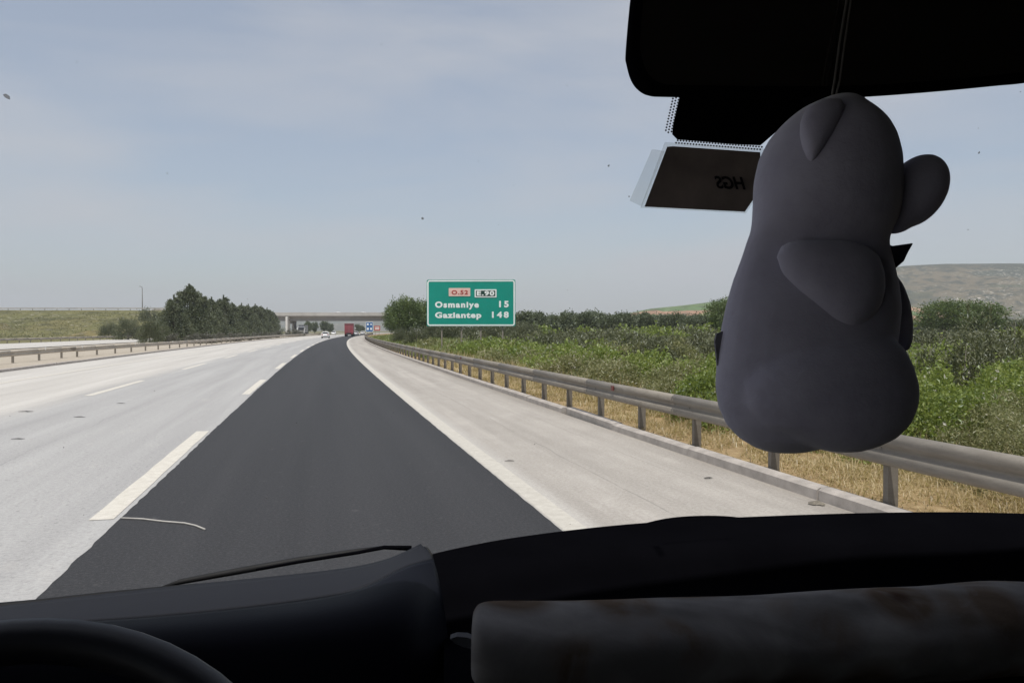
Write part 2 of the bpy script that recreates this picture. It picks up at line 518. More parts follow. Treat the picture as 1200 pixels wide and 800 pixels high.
# ------------------------------------------------------------------ guardrails
def beam_profile(t=0.004):
    pts = [(0.0, 0.155), (0.022, 0.152), (0.060, 0.125), (0.068, 0.10), (0.068, 0.064), (0.060, 0.045), (0.026, 0.018),
           (0.022, 0.0), (0.026, -0.018), (0.060, -0.045), (0.068, -0.064), (0.068, -0.10), (0.060, -0.125), (0.022, -0.152), (0.0, -0.155)]
    return pts
def beam_mesh(L, metal=None):
    pf = beam_profile(); V = []; n = len(pf)
    for y in (-L / 2, L / 2):
        for (a, z) in pf: V.append((-a, y, z))
        for (a, z) in pf: V.append((-a + 0.006, y, z * 0.985))
    m = 2 * n; F = []
    loop = list(range(n)) + list(range(2 * n - 1, n - 1, -1))
    for i in range(m):
        a, b = loop[i], loop[(i + 1) % m]
        F.append((a, b, b + m, a + m))
    F.append(tuple(loop)); F.append(tuple(i + m for i in loop[::-1]))
    me = mesh_py('rail_beam', V, F, False)
    bm = bmesh.new(); bm.from_mesh(me); bmesh.ops.recalc_face_normals(bm, faces=bm.faces)
    for f in bm.faces: f.smooth = len(f.verts) == 4
    bm.to_mesh(me); bm.free()
    me.materials.append(metal or M["galv"])
    return me
def post_mesh(h):
    b = MB(); t = 0.006
    # C-section post
    b.box((0, -0.035, h / 2), (0.11, t, h)); b.box((0.052, 0.0, h / 2), (t, 0.064, h)); b.box((-0.052, 0.0, h / 2), (t, 0.064, h))
    b.box((0.036, 0.035, h / 2), (0.026, t, h)); b.box((-0.036, 0.035, h / 2), (0.026, t, h))
    return b.mesh('post')
beam4 = beam_mesh(4.06)
M['galv_pale'] = mat_galv('pale_galvanised_steel', 1.9)
beam4_pale = beam_mesh(4.06, M['galv_pale'])
post_me = post_mesh(0.92); post_me.materials.append(M['galv_dark'])
spacer_me = MB().box((0, 0, 0), (0.10, 0.11, 0.22)).mesh('spacer', bevel=0.006); spacer_me.materials.append(M['galv_dark'])
bolt_b = MB(); bolt_b.tube([(0, 0, 0), (-0.016, 0, 0)], 0.016, 8)
bolt_me = bolt_b.mesh('bolt'); bolt_me.materials.append(M['galv_dark'])
refl_b = MB(); refl_b.prism([(0, -0.055, -0.045), (0, 0.055, -0.045), (0, 0.055, 0.045), (0, -0.055, 0.045)], (-0.018, 0, 0))
refl_me = refl_b.mesh('reflector', bevel=0.004); refl_me.materials.append(M['reflector_red'])
refw_b = MB(); refw_b.prism([(0, -0.06, -0.08), (0, 0.06, -0.08), (0, 0.06, 0.08), (0, -0.06, 0.08)], (0.02, 0, 0))
refw_me = refw_b.mesh('reflector', bevel=0.004); refw_me.materials.append(M['reflector_white'])


def guardrail(par, upath, top, Y0, Y1, post_sp, side, ypost0, refl=None, base=0.0):
    """side -1: the beam's face looks to -u (right verge), +1: to +u (left median)"""
    Y = Y0; k = 0
    while Y < Y1:
        Ya, Yb = Y, Y + 4.0 * math.cos(road_rot(Y))
        a, b = road(Ya, upath(Ya), top - 0.155), road(Yb, upath(Yb), top - 0.155)
        c = (a + b) / 2; an = math.atan2(-(b - a).x, (b - a).y)
        o = link('rail_beam', beam4 if side < 0 else beam4_pale, None, par, c - par.location + Vector((0, 0, 0.002 * (k % 2))), (0, 0, an + (PI if side > 0 else 0)))
        Y = Yb; k += 1
    Y = ypost0; k = 0
    while Y < Y1:
        p = road(Y, upath(Y) - side * 0.085 - side * -0.0, base)
        r = road_rot(Y)
        link('post', post_me, None, par, p + Vector((0, 0, top - 0.92 - 0.012 - base)) - par.location, (0, 0, r))
        if Y < 45:
            link('bolt', bolt_me, None, par, road(Y, upath(Y) + side * 0.012, top - 0.155) - par.location, (0, 0, r + (PI if side > 0 else 0)))
        if refl and k in refl:
            if side < 0:
                link('reflector', refl_me, None, par, road(Y + 0.9, upath(Y) - 0.082, top - 0.075) - par.location, (0, 0, r))
            else:
                link('reflector', refw_me, None, par, road(Y + 0.5, upath(Y) + 0.084, top - 0.02) - par.location, (0, 0, r))
        Y += post_sp * math.cos(r); k += 1

gr_right = empty('guardrail', road(10, 3.2, 0.09), 0, 'galvanised guardrail with a red reflector between the hard shoulder and the green scrub', 'guardrail')
guardrail(gr_right, lambda Y: 3.13 if Y < 200 else 3.13 + (Y - 200) * 0.0, 0.80, 3.4, 300, 2.0, -1, 4.87, {4, 12, 20, 28, 36}, 0.0)
gr_left = empty('guardrail', road(44, -17.6, 0.02), 0, 'nearest guardrail of the sandy median on open posts with white reflectors', 'guardrail')
guardrail(gr_left, lambda Y: -17.7, 0.71, 22, 57, 3.9, 1, 23.2, {3, 5, 7, 9}, 0.0)
gr_left2 = empty('guardrail', road(75, -16.6, 0.02), 0, 'long median guardrail running on past the shrubs and conifers to the bridge', 'guardrail')
guardrail(gr_left2, lambda Y: -17.4 + min(1, max(0, (Y - 57) / 25)) * 1.2, 0.70, 55, 300, 4.0, 1, 55.6, {0, 3, 6, 9, 12, 15, 19, 24}, 0.0)
gr_far = empty('guardrail', road(110, -44.8, 0), 0, 'far guardrail beyond the opposite carriageway at the foot of the embankment', 'guardrail')
guardrail(gr_far, lambda Y: -45.0, 0.66, 70, 210, 4.0, 1, 71, None, 0.0)


# ------------------------------------------------------------------ foliage tools
def unit(v): return v / np.maximum(np.linalg.norm(v, axis=-1, keepdims=True), 1e-9)
def leaf_quads(C, L, W, rng, axis=None, spread=1.0, droop=0.0):
    n = len(C)
    L = np.broadcast_to(np.asarray(L, float), (n,))[:, None]; W = np.broadcast_to(np.asarray(W, float), (n,))[:, None]
    d = rng.normal(size=(n, 3))
    if axis is not None: d = unit(d) * spread + axis
    d = unit(d); d[:, 2] -= droop; d = unit(d)
    w = unit(np.cross(d, rng.normal(size=(n, 3)))); nn = np.cross(d, w)
    V = np.empty((n, 4, 3))
    V[:, 0] = C - d * L * 0.5
    V[:, 1] = C - d * L * 0.02 + w * W * 0.5 + nn * W * 0.16
    V[:, 2] = C + d * L * 0.5 - nn * L * 0.06
    V[:, 3] = C - d * L * 0.02 - w * W * 0.5 + nn * W * 0.16
    F = np.arange(4 * n).reshape(n, 4)
    return V.reshape(-1, 3), F
def blade_tris(B, H, W, lean, rng):
    """grass blades: a base pair, a bent middle pair and a tip (two quads' worth of triangles)"""
    n = len(B); H = np.broadcast_to(H, (n,))[:, None]; W = np.broadcast_to(W, (n,))[:, None]
    a = rng.uniform(0, 2 * PI, n); t = np.stack([np.cos(a), np.sin(a), np.zeros(n)], 1)
    s = np.stack([-np.sin(a), np.cos(a), np.zeros(n)], 1)
    k = (rng.uniform(0.2, 1.0, n) * lean)[:, None]
    up = np.array([0, 0, 1.0])
    mid = B + up * H * 0.55 + t * H * k * 0.3
    tip = B + up * H * (1 - 0.25 * k) + t * H * k
    V = np.stack([B - s * W / 2, B + s * W / 2, mid + s * W * 0.4, mid - s * W * 0.4, tip], 1).reshape(-1, 3)
    o = np.arange(n)[:, None] * 5
    F = np.concatenate([o + np.array([[0, 1, 2]]), o + np.array([[0, 2, 3]]), o + np.array([[3, 2, 4]])], 0)
    return V, F
def merge(parts):
    Vs, Fs, b = [], [], 0
    for V, F in parts:
        Vs.append(V); Fs.append(F + b); b += len(V)
    return np.concatenate(Vs), np.concatenate(Fs)
def hemi(n, rng, zmin=-0.1):
    d = unit(rng.normal(size=(n, 3))); d[:, 2] = np.where(d[:, 2] < zmin, -d[:, 2], d[:, 2]); return d

def mound(x, y, z0, h, r, L, W, rng, cover=2.2, sprig=10, asp=1.0):
    """leaves of one bush: a lumpy shell with depth plus sprigs standing out of it"""
    area = 2 * PI * r * max(h, r) * 0.8
    n = int(cover * area / (L * W * 0.5))
    n = min(n, 26000)
    d = hemi(n, rng, -0.05)
    ph = rng.uniform(0, 6.28, 9); fr = rng.uniform(2.0, 6.5, (9, 3)) * rng.choice([-1, 1], (9, 3))
    lump = sum(np.sin(d @ fr[i] + ph[i]) for i in range(9)) / 9
    rad = 0.86 + 0.34 * lump - 0.42 * rng.random(n) ** 2.2
    P = d * rad[:, None] * np.array([r, r * asp, h])
    P += rng.normal(size=(n, 3)) * L * 0.6
    P[:, 2] = np.abs(P[:, 2])
    C = P + np.array([x, y, z0])
    ax = unit(d + np.array([0, 0, 0.5]))
    out = [leaf_quads(C, L * rng.uniform(0.6, 1.25, n), W * rng.uniform(0.7, 1.2, n), rng, ax, 1.1, 0.1)]
    for k in range(sprig):
        dd = hemi(1, rng, 0.25)[0]; b = dd * 0.8 * np.array([r, r * asp, h]) + np.array([x, y, z0])
        ln = rng.uniform(0.15, 0.42) * h; dirv = unit((dd + np.array([0, 0, 1.1]))[None])[0]
        m = max(6, int(ln / L * 3.2))
        t = np.linspace(0, 1, m)[:, None]
        Q = b + dirv * ln * t + rng.normal(size=(m, 3)) * L * 0.35
        out.append(leaf_quads(Q, L * 0.85, W * 0.8, rng, dirv[None], 1.0))
    return merge(out)


M['leaf_bramble'] = leaf_mat('bramble_leaves', [(0.060, 0.088, 0.018), (0.145, 0.195, 0.036), (0.25, 0.30, 0.072), (0.38, 0.40, 0.16)], 0.42, (0.55, 0.52, 0.42), 0.988)
M['leaf_grey'] = leaf_mat('grey_scrub_leaves', [(0.062, 0.068, 0.036), (0.105, 0.114, 0.062), (0.155, 0.162, 0.088), (0.23, 0.22, 0.14)], 0.28)
M['leaf_olive'] = leaf_mat('olive_weed_leaves', [(0.095, 0.110, 0.040), (0.18, 0.190, 0.075), (0.27, 0.262, 0.13), (0.39, 0.35, 0.21)], 0.30, (0.62, 0.58, 0.48), 0.985)
M['leaf_dark'] = leaf_mat('dark_tree_leaves', [(0.062, 0.078, 0.042), (0.092, 0.112, 0.060), (0.125, 0.148, 0.082), (0.165, 0.185, 0.11)], 0.25)  # far tree greens lightened to carry part of the haze in their colour
M['leaf_conifer'] = leaf_mat('conifer_needles', [(0.062, 0.075, 0.044), (0.095, 0.112, 0.064), (0.135, 0.150, 0.088), (0.18, 0.19, 0.12)], 0.25)  # needle tones raised too, some haze put into the colour
M['leaf_tree'] = leaf_mat('roadside_tree_leaves', [(0.050, 0.078, 0.024), (0.088, 0.130, 0.040), (0.135, 0.180, 0.062), (0.19, 0.225, 0.09)], 0.30)
M['leaf_willow'] = leaf_mat('grey_green_leaves', [(0.065, 0.078, 0.038), (0.092, 0.105, 0.052), (0.125, 0.135, 0.072), (0.16, 0.165, 0.095)], 0.25)
M['leaf_purple'] = leaf_mat('dull_shrub_leaves', [(0.080, 0.080, 0.064), (0.115, 0.112, 0.092), (0.155, 0.148, 0.122), (0.20, 0.185, 0.15)], 0.2)
M['straw'] = leaf_mat('straw_blades', [(0.20, 0.14, 0.075), (0.38, 0.285, 0.155), (0.52, 0.41, 0.24), (0.64, 0.54, 0.36)], 0.35)
M['grass'] = leaf_mat('green_blades', [(0.085, 0.125, 0.028), (0.135, 0.18, 0.045), (0.19, 0.22, 0.07), (0.28, 0.27, 0.11)], 0.35)

# ---- right verge: dry grass
def in_view(px0=-80, px1=1280): pass
n1 = 70000
Yv = 3.6 + (RNG.random(n1) ** 1.7) * 42
uv_ = RNG.uniform(3.17, 5.6, n1)
dens = np.array([mnoise.noise(Vector((float(a) * 1.3, float(b) * 1.6, 0))) for a, b in zip(Yv, uv_)])
keep = (dens > -0.35) & ~((uv_ < 3.33) & (RNG.random(n1) < 0.55))
Yv, uv_, dens = Yv[keep], uv_[keep], dens[keep]
def verge_z(u): return np.interp(u, [3.14, 3.6, 4.2, 5.0, 6.2, 9.0], [0.075, 0.10, 0.10, 0.06, 0.0, -0.12])
dv = dx(Yv); Lv = np.hypot(1, dv)
B = np.stack([cx(Yv) + uv_ / Lv, Yv - uv_ * dv / Lv, verge_z(uv_) - 0.01], 1)
H = (0.05 + 0.15 * RNG.random(len(B)) ** 2.2 + 0.12 * np.clip(dens + 0.1, 0, 1)) * (0.6 + 0.5 * np.clip((uv_ - 3.2) / 1.0, 0, 1))
Vg, Fg = blade_tris(B, H, np.clip(0.0045 + 0.00055 * Yv, 0.006, 0.03) * RNG.uniform(0.6, 1.3, len(B)), 2.3, RNG)
tag(link('dry_grass', mesh_np('dry_grass', Vg, Fg), M['straw']), 'golden dry grass along the foot of the guardrail', 'grass', kind='stuff')
# tall pale stalks behind the rail
n2 = 3800
Yv = 4.0 + (RNG.random(n2) ** 1.4) * 55; uv_ = RNG.uniform(3.7, 5.8, n2)
dv = dx(Yv); Lv = np.hypot(1, dv)
B = np.stack([cx(Yv) + uv_ / Lv, Yv - uv_ * dv / Lv, verge_z(uv_) - 0.01], 1)
Vg, Fg = blade_tris(B, RNG.uniform(0.3, 0.75, n2), np.clip(0.004 + 0.0005 * Yv, 0.006, 0.03), 0.7, RNG)
tag(link('tall_dry_stalks', mesh_np('tall_dry_stalks', Vg, Fg), M['straw']), 'tall pale dry stalks rising behind the guardrail', 'grass', kind='stuff')
# green grass bank by the far bend
n3 = 30000
Yv = RNG.uniform(42, 150, n3); uv_ = RNG.uniform(3.5, 13, n3)
dv = dx(Yv); Lv = np.hypot(1, dv)
B = np.stack([cx(Yv) + uv_ / Lv, Yv - uv_ * dv / Lv, verge_z(np.minimum(uv_, 9)) - 0.02], 1)
Vg, Fg = blade_tris(B, RNG.uniform(0.45, 1.15, n3) * np.clip(uv_ / 6, 0.6, 1.25), 0.0016 * Yv * RNG.uniform(0.4, 0.9, n3), 0.8, RNG)
tag(link('bank_grass', mesh_np('bank_grass', Vg, Fg), M['grass']), 'long green grass on the bank below the sign', 'grass', kind='stuff')

# ---- right: bramble thicket, olive weeds, grey scrub
def visible(p, m=90):
    if p.y < 2: return False
    px = 600 + FPX * p.x / p.y
    return -m < px < 1200 + m
rb = np.random.default_rng(21)
bram, weeds, grey = [], [], []
def row_mounds(dst, count, u0, u1, Y0, Y1, h0, h1, r0, r1, cover, Lk=1.0, asp=0.62, pw=1.0, sprig=10):
    done = 0; tries = 0
    while done < count and tries < count * 30:
        tries += 1
        Y = Y0 + (Y1 - Y0) * rb.random() ** pw; u = rb.uniform(u0, u1); p = road(Y, u)
        if not visible(p): continue
        dist = math.hypot(p.x, p.y)
        L = float(np.clip(0.0070 * dist, 0.052, 0.75)) * Lk
        h = rb.uniform(h0, h1); r = rb.uniform(r0, r1)
        dst.append(mound(p.x, p.y, -0.12, h, r, L, L * asp, rb, cover, sprig)); done += 1
row_mounds(bram, 26, 5.0, 8.6, 1, 15, 1.0, 1.45, 0.8, 1.3, 1.7, 0.72)
row_mounds(bram, 44, 5.6, 10, 14, 50, 0.85, 1.35, 0.8, 1.5, 1.8, 0.72)
row_mounds(bram, 22, 9, 15, 5, 22, 1.3, 1.72, 1.2, 1.9, 1.6, 0.75)
row_mounds(bram, 14, 9, 15, 22, 60, 1.0, 1.35, 1.0, 1.8, 1.6, 0.75)
row_mounds(weeds, 38, 4.8, 7.0, 2, 24, 0.8, 1.3, 0.5, 0.95, 1.5, 0.75, 0.30, 1.0, 24)
row_mounds(weeds, 34, 5.3, 9.0, 18, 75, 0.7, 1.15, 0.6, 1.1, 1.5, 0.78, 0.32, 1.0, 18)
row_mounds(weeds, 14, 9, 14, 8, 40, 1.1, 1.5, 0.8, 1.3, 1.4, 0.75, 0.32, 1.0, 18)
row_mounds(grey, 58, 10.5, 24, 20, 80, 1.25, 1.75, 1.0, 2.0, 1.5, 0.75, 0.36, 1.0, 20)
row_mounds(grey, 60, 22, 62, 55, 130, 1.6, 2.3, 1.6, 3.0, 1.4, 0.75, 0.5, 1.0, 12)
row_mounds(bram, 40, 24, 75, 55, 130, 1.7, 2.4, 2.0, 3.5, 1.3, 0.8)
for nm, parts, mt, lab in (('bramble_thicket', bram, 'leaf_bramble', 'fresh green bramble thicket filling the ground behind the guardrail'),
                           ('olive_weeds', weeds, 'leaf_olive', 'pale olive flowering weeds along the front of the thicket'),
                           ('grey_scrub', grey, 'leaf_grey', 'grey brown scrub spreading behind the green brambles')):
    Vb, Fb = merge(parts)
    tag(link(nm, mesh_np(nm, Vb, Fb), M[mt]), lab, 'scrub', kind='stuff')


# ------------------------------------------------------------------ trees
def limb_mesh(name, H, r, crown_from, spread, n, rng, lean=0.0):
    b = MB()
    tp = [(lean * H * t * t, 0.02 * H * math.sin(5 * t), H * t) for t in (0, 0.12, 0.3, 0.5, 0.7, 0.92)]
    b.tube(tp, [r * q for q in (1.35, 1.0, 0.82, 0.6, 0.38, 0.1)], 8)
    for k in range(n):
        t = crown_from + (0.85 - crown_from) * k / max(1, n - 1)
        a = k * 2.4 + rng.uniform(-0.4, 0.4)
        ln = spread * (1.05 - 0.6 * t) * rng.uniform(0.7, 1.0)
        p0 = Vector((lean * H * t * t, 0, H * t)); dr = Vector((math.cos(a), math.sin(a), 0.55))
        b.tube([p0, p0 + dr * ln * 0.5 + Vector((0, 0, 0.02 * H)), p0 + dr * ln], [r * 0.42 * (1.1 - t), r * 0.26 * (1.1 - t), r * 0.06], 6)
    return b.mesh(name, True)

def crown_np(H, rng, style, leafL, leafW, n_clump, per):
    parts = []
    if style == 'conifer':
        for k in range(n_clump):
            t = rng.random() ** 1.25 * 0.95 + 0.03
            R = 0.34 * H * (1 - t) ** 0.62 * (0.6 + 0.55 * rng.random()) + 0.012 * H
            a = rng.uniform(0, 2 * PI); R *= 1 + 0.28 * math.sin(9 * t + 3 * a); rr = R * math.sqrt(rng.uniform(0.25, 1))
            c = np.array([rr * math.cos(a), rr * math.sin(a), H * (0.05 + 0.93 * t)])
            cr = H * (0.055 * (1 - t) + 0.018)
            P = c + rng.normal(size=(per, 3)) * cr * np.array([0.75, 0.75, 0.9])
            ax = np.array([[math.cos(a) * 0.5, math.sin(a) * 0.5, 0.9]])
            parts.append(leaf_quads(P, leafL * H * rng.uniform(0.6, 1.3, per), leafW * H, rng, ax, 0.9))
        P = np.stack([rng.normal(size=60) * 0.008 * H, rng.normal(size=60) * 0.008 * H, H * (0.93 + 0.1 * rng.random(60))], 1)
        parts.append(leaf_quads(P, leafL * H, leafW * H, rng, np.array([[0, 0, 1.0]]), 0.5))
    elif style == 'round':
        for k in range(n_clump):
            d = unit(rng.normal(size=(1, 3)))[0]; rr = rng.uniform(0.35, 1.0) ** 0.6
            c = d * rr * np.array([0.36, 0.36, 0.34]) * H + np.array([0, 0, 0.62 * H])
            if c[2] < 0.2 * H: c[2] = 0.2 * H + 0.1 * H * rng.random()
            P = c + rng.normal(size=(per, 3)) * H * 0.058
            parts.append(leaf_quads(P, leafL * H * rng.uniform(0.6, 1.3, per), leafW * H, rng, (d + np.array([0, 0, 0.4]))[None], 1.0))
    elif style == 'bush':
        for k in range(n_clump):
            d = hemi(1, rng, 0.0)[0]; rr = rng.uniform(0.3, 1.0) ** 0.6
            c = d * rr * np.array([0.62, 0.62, 0.88]) * H + np.array([0, 0, 0.05 * H])
            P = c + rng.normal(size=(per, 3)) * H * 0.075
            P[:, 2] = np.abs(P[:, 2])
            parts.append(leaf_quads(P, leafL * H * rng.uniform(0.6, 1.3, per), leafW * H, rng, (d + np.array([0, 0, 0.5]))[None], 1.0))
    elif style == 'upright':
        for k in range(n_clump):
            a = rng.uniform(0, 2 * PI); tilt = rng.uniform(0.05, 0.5); ln = H * rng.uniform(0.55, 1.0)
            dr = np.array([math.cos(a) * tilt, math.sin(a) * tilt, 1.0]); dr /= np.linalg.norm(dr)
            b0 = np.array([math.cos(a), math.sin(a), 0]) * 0.14 * H * rng.random()
            t = 0.25 + 0.75 * rng.random(per)[:, None]
            P = b0 + dr * ln * t + rng.normal(size=(per, 3)) * H * 0.022 * (1.4 - t)
            parts.append(leaf_quads(P, leafL * H * rng.uniform(0.6, 1.3, per), leafW * H, rng, dr[None], 0.8))
    return merge(parts)

PROTO = {}
def proto(key, style, leaf, bark, leafL, leafW, n_clump, per, tr, cf, sp, nl, seed):
    rng = np.random.default_rng(seed)
    Vc, Fc = crown_np(1.0, rng, style, leafL, leafW, n_clump, per)
    cm = mesh_np('crown', Vc, Fc); cm.materials.append(M[leaf])
    tm = limb_mesh('trunk', 0.9, tr, cf, sp, nl, random.Random(seed)); tm.materials.append(M[bark])
    PROTO[key] = (cm, tm)
for i in range(4):
    proto(('conifer', i), 'conifer', 'leaf_conifer', 'bark', 0.040, 0.015, 190, 56, 0.017, 0.1, 0.26, 14, 40 + i)
for i in range(3):
    proto(('dark', i), 'round', 'leaf_dark', 'bark', 0.085, 0.045, 70, 30, 0.022, 0.25, 0.4, 8, 60 + i)
    proto(('shrub', i), 'bush', 'leaf_purple', 'bark_pale', 0.11, 0.05, 50, 30, 0.03, 0.1, 0.6, 8, 70 + i)
for i in range(2):
    proto(('round', i), 'round', 'leaf_tree', 'bark', 0.042, 0.022, 105, 70, 0.022, 0.22, 0.4, 10, 80 + i)
    proto(('willow', i), 'bush', 'leaf_willow', 'bark_pale', 0.055, 0.022, 110, 55, 0.03, 0.1, 0.6, 9, 90 + i)
proto(('upright', 0), 'upright', 'leaf_grey', 'bark_pale', 0.045, 0.012, 70, 75, 0.012, 0.05, 0.25, 12, 97)
proto(('upright', 1), 'upright', 'leaf_grey', 'bark_pale', 0.045, 0.012, 52, 70, 0.012, 0.05, 0.25, 12, 98)

def plant(name, key, loc, H, label, cat='tree', group=None, sx=1.0, rz=0.0):
    cm, tm = PROTO[key]
    t = empty(name, loc, rz, label, cat, group)
    link('trunk', tm, None, t, None, None, (H, H, H))
    link('crown', cm, None, t, None, None, (H * sx, H * sx, H))
    return t

# left: conifers on the median
rt = random.Random(11)
conif = [(204, 112, 347, 'conifer', 1.0), (222, 119, 334, 'tall', 1.12), (236, 127, 345, 'c', 1.1), (248, 136, 349, 'c', 1.1), (262, 146, 347, 'spire', 1.0),
         (272, 156, 355, 'c', 1.15), (283, 168, 356, 'c', 1.1), (291, 182, 357, 'c', 1.1), (299, 198, 357, 'c', 1.1), (306, 216, 359, 'c', 1.1), (313, 236, 361, 'c', 1.1), (320, 258, 365, 'c', 1.0)]
for i, (px, Y, row, kd, sx) in enumerate(conif):
    H = EYE + (387 - row) * Y / FPX
    p = at_row(px, Y, -0.05)
    lab = {'conifer': 'dark conifer nearest the road at the front of the row, left of the tallest one',
           'tall': 'tallest pointed dark conifer rising near the front end of the row',
           'spire': 'conifer with a narrow spire standing above its neighbours in mid row',
           'c': 'dark green conifer packed among others in the row along the median'}[kd]
    plant('conifer', ('conifer', i % 4), p, H / 1.0, lab, 'tree', 'dark conifers in a row on the median', sx * (1.12 if i else 1.2), rt.uniform(0, 6))
# left: low dull shrubs in front of the conifers
for i, (px, Y, row) in enumerate([(203, 100, 390), (226, 104, 389), (243, 108, 388), (258, 117, 389), (271, 126, 389), (285, 138, 388.5), (298, 152, 389), (309, 168, 388), (318, 185, 388), (327, 205, 387), (343, 232, 384.5), (350, 245, 385.5)]):
    H = max(1.1, EYE + (387 - row) * Y / FPX)
    plant('shrub', ('shrub', i % 3), at_row(px, Y, -0.05), H, 'low dull grey green shrub planted along the median before the conifers', 'shrub', 'low median shrubs', 1.5, rt.uniform(0, 6))
# left: grey green bushes hiding the slip of the opposite carriageway
for i, (px, Y, row, sx, lab) in enumerate([(150, 150, 369, 1.0, 'spreading grey green bush against the grassy embankment, left of the conifers'),
                                           (176, 98, 371, 0.75, 'dense grey green bush just beside the first conifer'),
                                           (190, 106, 378, 0.8, 'smaller bush tucked between the dense bush and the first conifer'),
                                           (128, 185, 376, 1.0, 'low bush farthest out on the embankment foot beside the grass slope'),
                                           (176, 240, 358, 0.8, 'small tree with a flat crown by the lamp mast on the embankment')]):
    H = EYE + (387 - row) * Y / FPX
    plant('grey_bush', ('willow', i % 2), at_row(px, Y, -0.05), H, lab, 'bush', None, sx, rt.uniform(0, 6))
# trees seen under the bridge
for i, (px, Y, row, sx) in enumerate([(361, 330, 376, 0.8), (369, 345, 376.5, 0.8), (380, 360, 376, 1.0), (387, 370, 379, 0.9), (419, 420, 379, 1.0), (424, 440, 381, 1.0)]):
    H = EYE + (387 - row) * Y / FPX
    plant('dark_tree', ('dark', i % 3), at_row(px, Y, -0.05), H,
          'dark tree of the clump seen under the bridge between the pier and the truck' if i < 4 else 'dark tree seen under the bridge just right of the truck', 'tree',
          'dark trees beyond the bridge, near the pier' if i < 4 else 'dark trees beyond the bridge, right of the truck', sx, rt.uniform(0, 6))
# right: roadside tree by the sign and its companions
for i, (px, Y, row, key, sx, lab) in enumerate([(478, 105, 347, ('round', 0), 1.0, 'leafy green roadside tree behind the green sign, ending the view of the bridge'),
                                                (503, 112, 350, ('round', 1), 1.0, 'green tree half hidden behind the green sign'),
                                                (463, 120, 356, ('round', 1), 0.8, 'small tree at the guardrail bend nearest the blue sign'),
                                                (846, 105, 349, ('round', 0), 1.0, 'rounded dark green tree emerging left of the plush toy'),
                                                (1106, 130, 351, ('round', 1), 1.6, 'broad green tree below the plateau, right of the plush toy'),
                                                (1150, 135, 352.5, ('round', 0), 1.6, 'second round green tree below the plateau, left of the feathery shrub'),
                                                ]):
    H = EYE + (387 - row) * Y / FPX
    plant('round_tree', key, at_row(px, Y, -0.1), H / 0.98, lab, 'tree', None, sx, rt.uniform(0, 6))
for i, (px, Y, row) in enumerate([(512, 96, 372), (526, 88, 376), (541, 92, 374), (556, 90, 376), (572, 95, 373), (587, 90, 376), (603, 96, 372), (618, 92, 375)]):
    plant('grey_bush', ('willow', i % 2), at_row(px, Y, -0.1), EYE + (387 - row) * Y / FPX, 'grey green bush behind the posts of the green sign', 'bush', 'bushes behind the green sign', 1.1, i * 1.1)
for i, (px, Y, row, lab) in enumerate([(488, 70, 378, 'pale grey bush on the grass bank left of the green sign'), (470, 82, 382, 'smaller pale bush on the grass bank nearest the bend')]):
    plant('grey_bush', ('willow', i), at_row(px, Y, -0.1), EYE + (387 - row) * Y / FPX, lab, 'bush', None, 0.9, i)
# tall feathery shrubs at the right
for i, (px, Y, row, lab, sx) in enumerate([(1188, 15, 352, 'tall feathery shrub with upright stems standing above the thicket', 1.05),
                                       (1130, 14, 380, 'grey twiggy shrub in front of the bright green brambles', 1.5),
                                       (1090, 15, 384, 'smaller grey twiggy shrub beside the plush toy', 1.5)]):
    plant('feathery_shrub', ('upright', i % 2), at_row(px, Y, -0.1), EYE + 0.1 + (387 - row) * Y / FPX, lab, 'shrub', None, sx, i * 1.3)
# belt of dark trees across the far side of the scrub
for i in range(34):
    px = 612 + i * 8.2 + rt.uniform(-3, 3)
    Y = rt.uniform(150, 200) - (20 if i % 3 == 0 else 0)
    row = 364 + 2.0 * math.sin(i * 1.7) + rt.uniform(-1.5, 2.5) + (2 if px > 740 else 0)
    plant('dark_tree', ('dark', i % 3), at_row(px, Y, -0.1), (EYE + (387 - row) * Y / FPX) * 0.97, 'dark tree in the belt along the far side of the scrub', 'tree', 'dark trees in the far belt', rt.uniform(0.95, 1.3), rt.uniform(0, 6))
for i in range(16):
    px = 1065 + i * 10
    Y = rt.uniform(190, 240)
    plant('dark_tree', ('dark', i % 3), at_row(px, Y, -0.1), EYE + (387 - rt.uniform(372, 377)) * Y / FPX, 'dark tree at the foot of the plateau beyond the scrub', 'tree', 'dark trees at the foot of the plateau', 1.3, rt.uniform(0, 6))


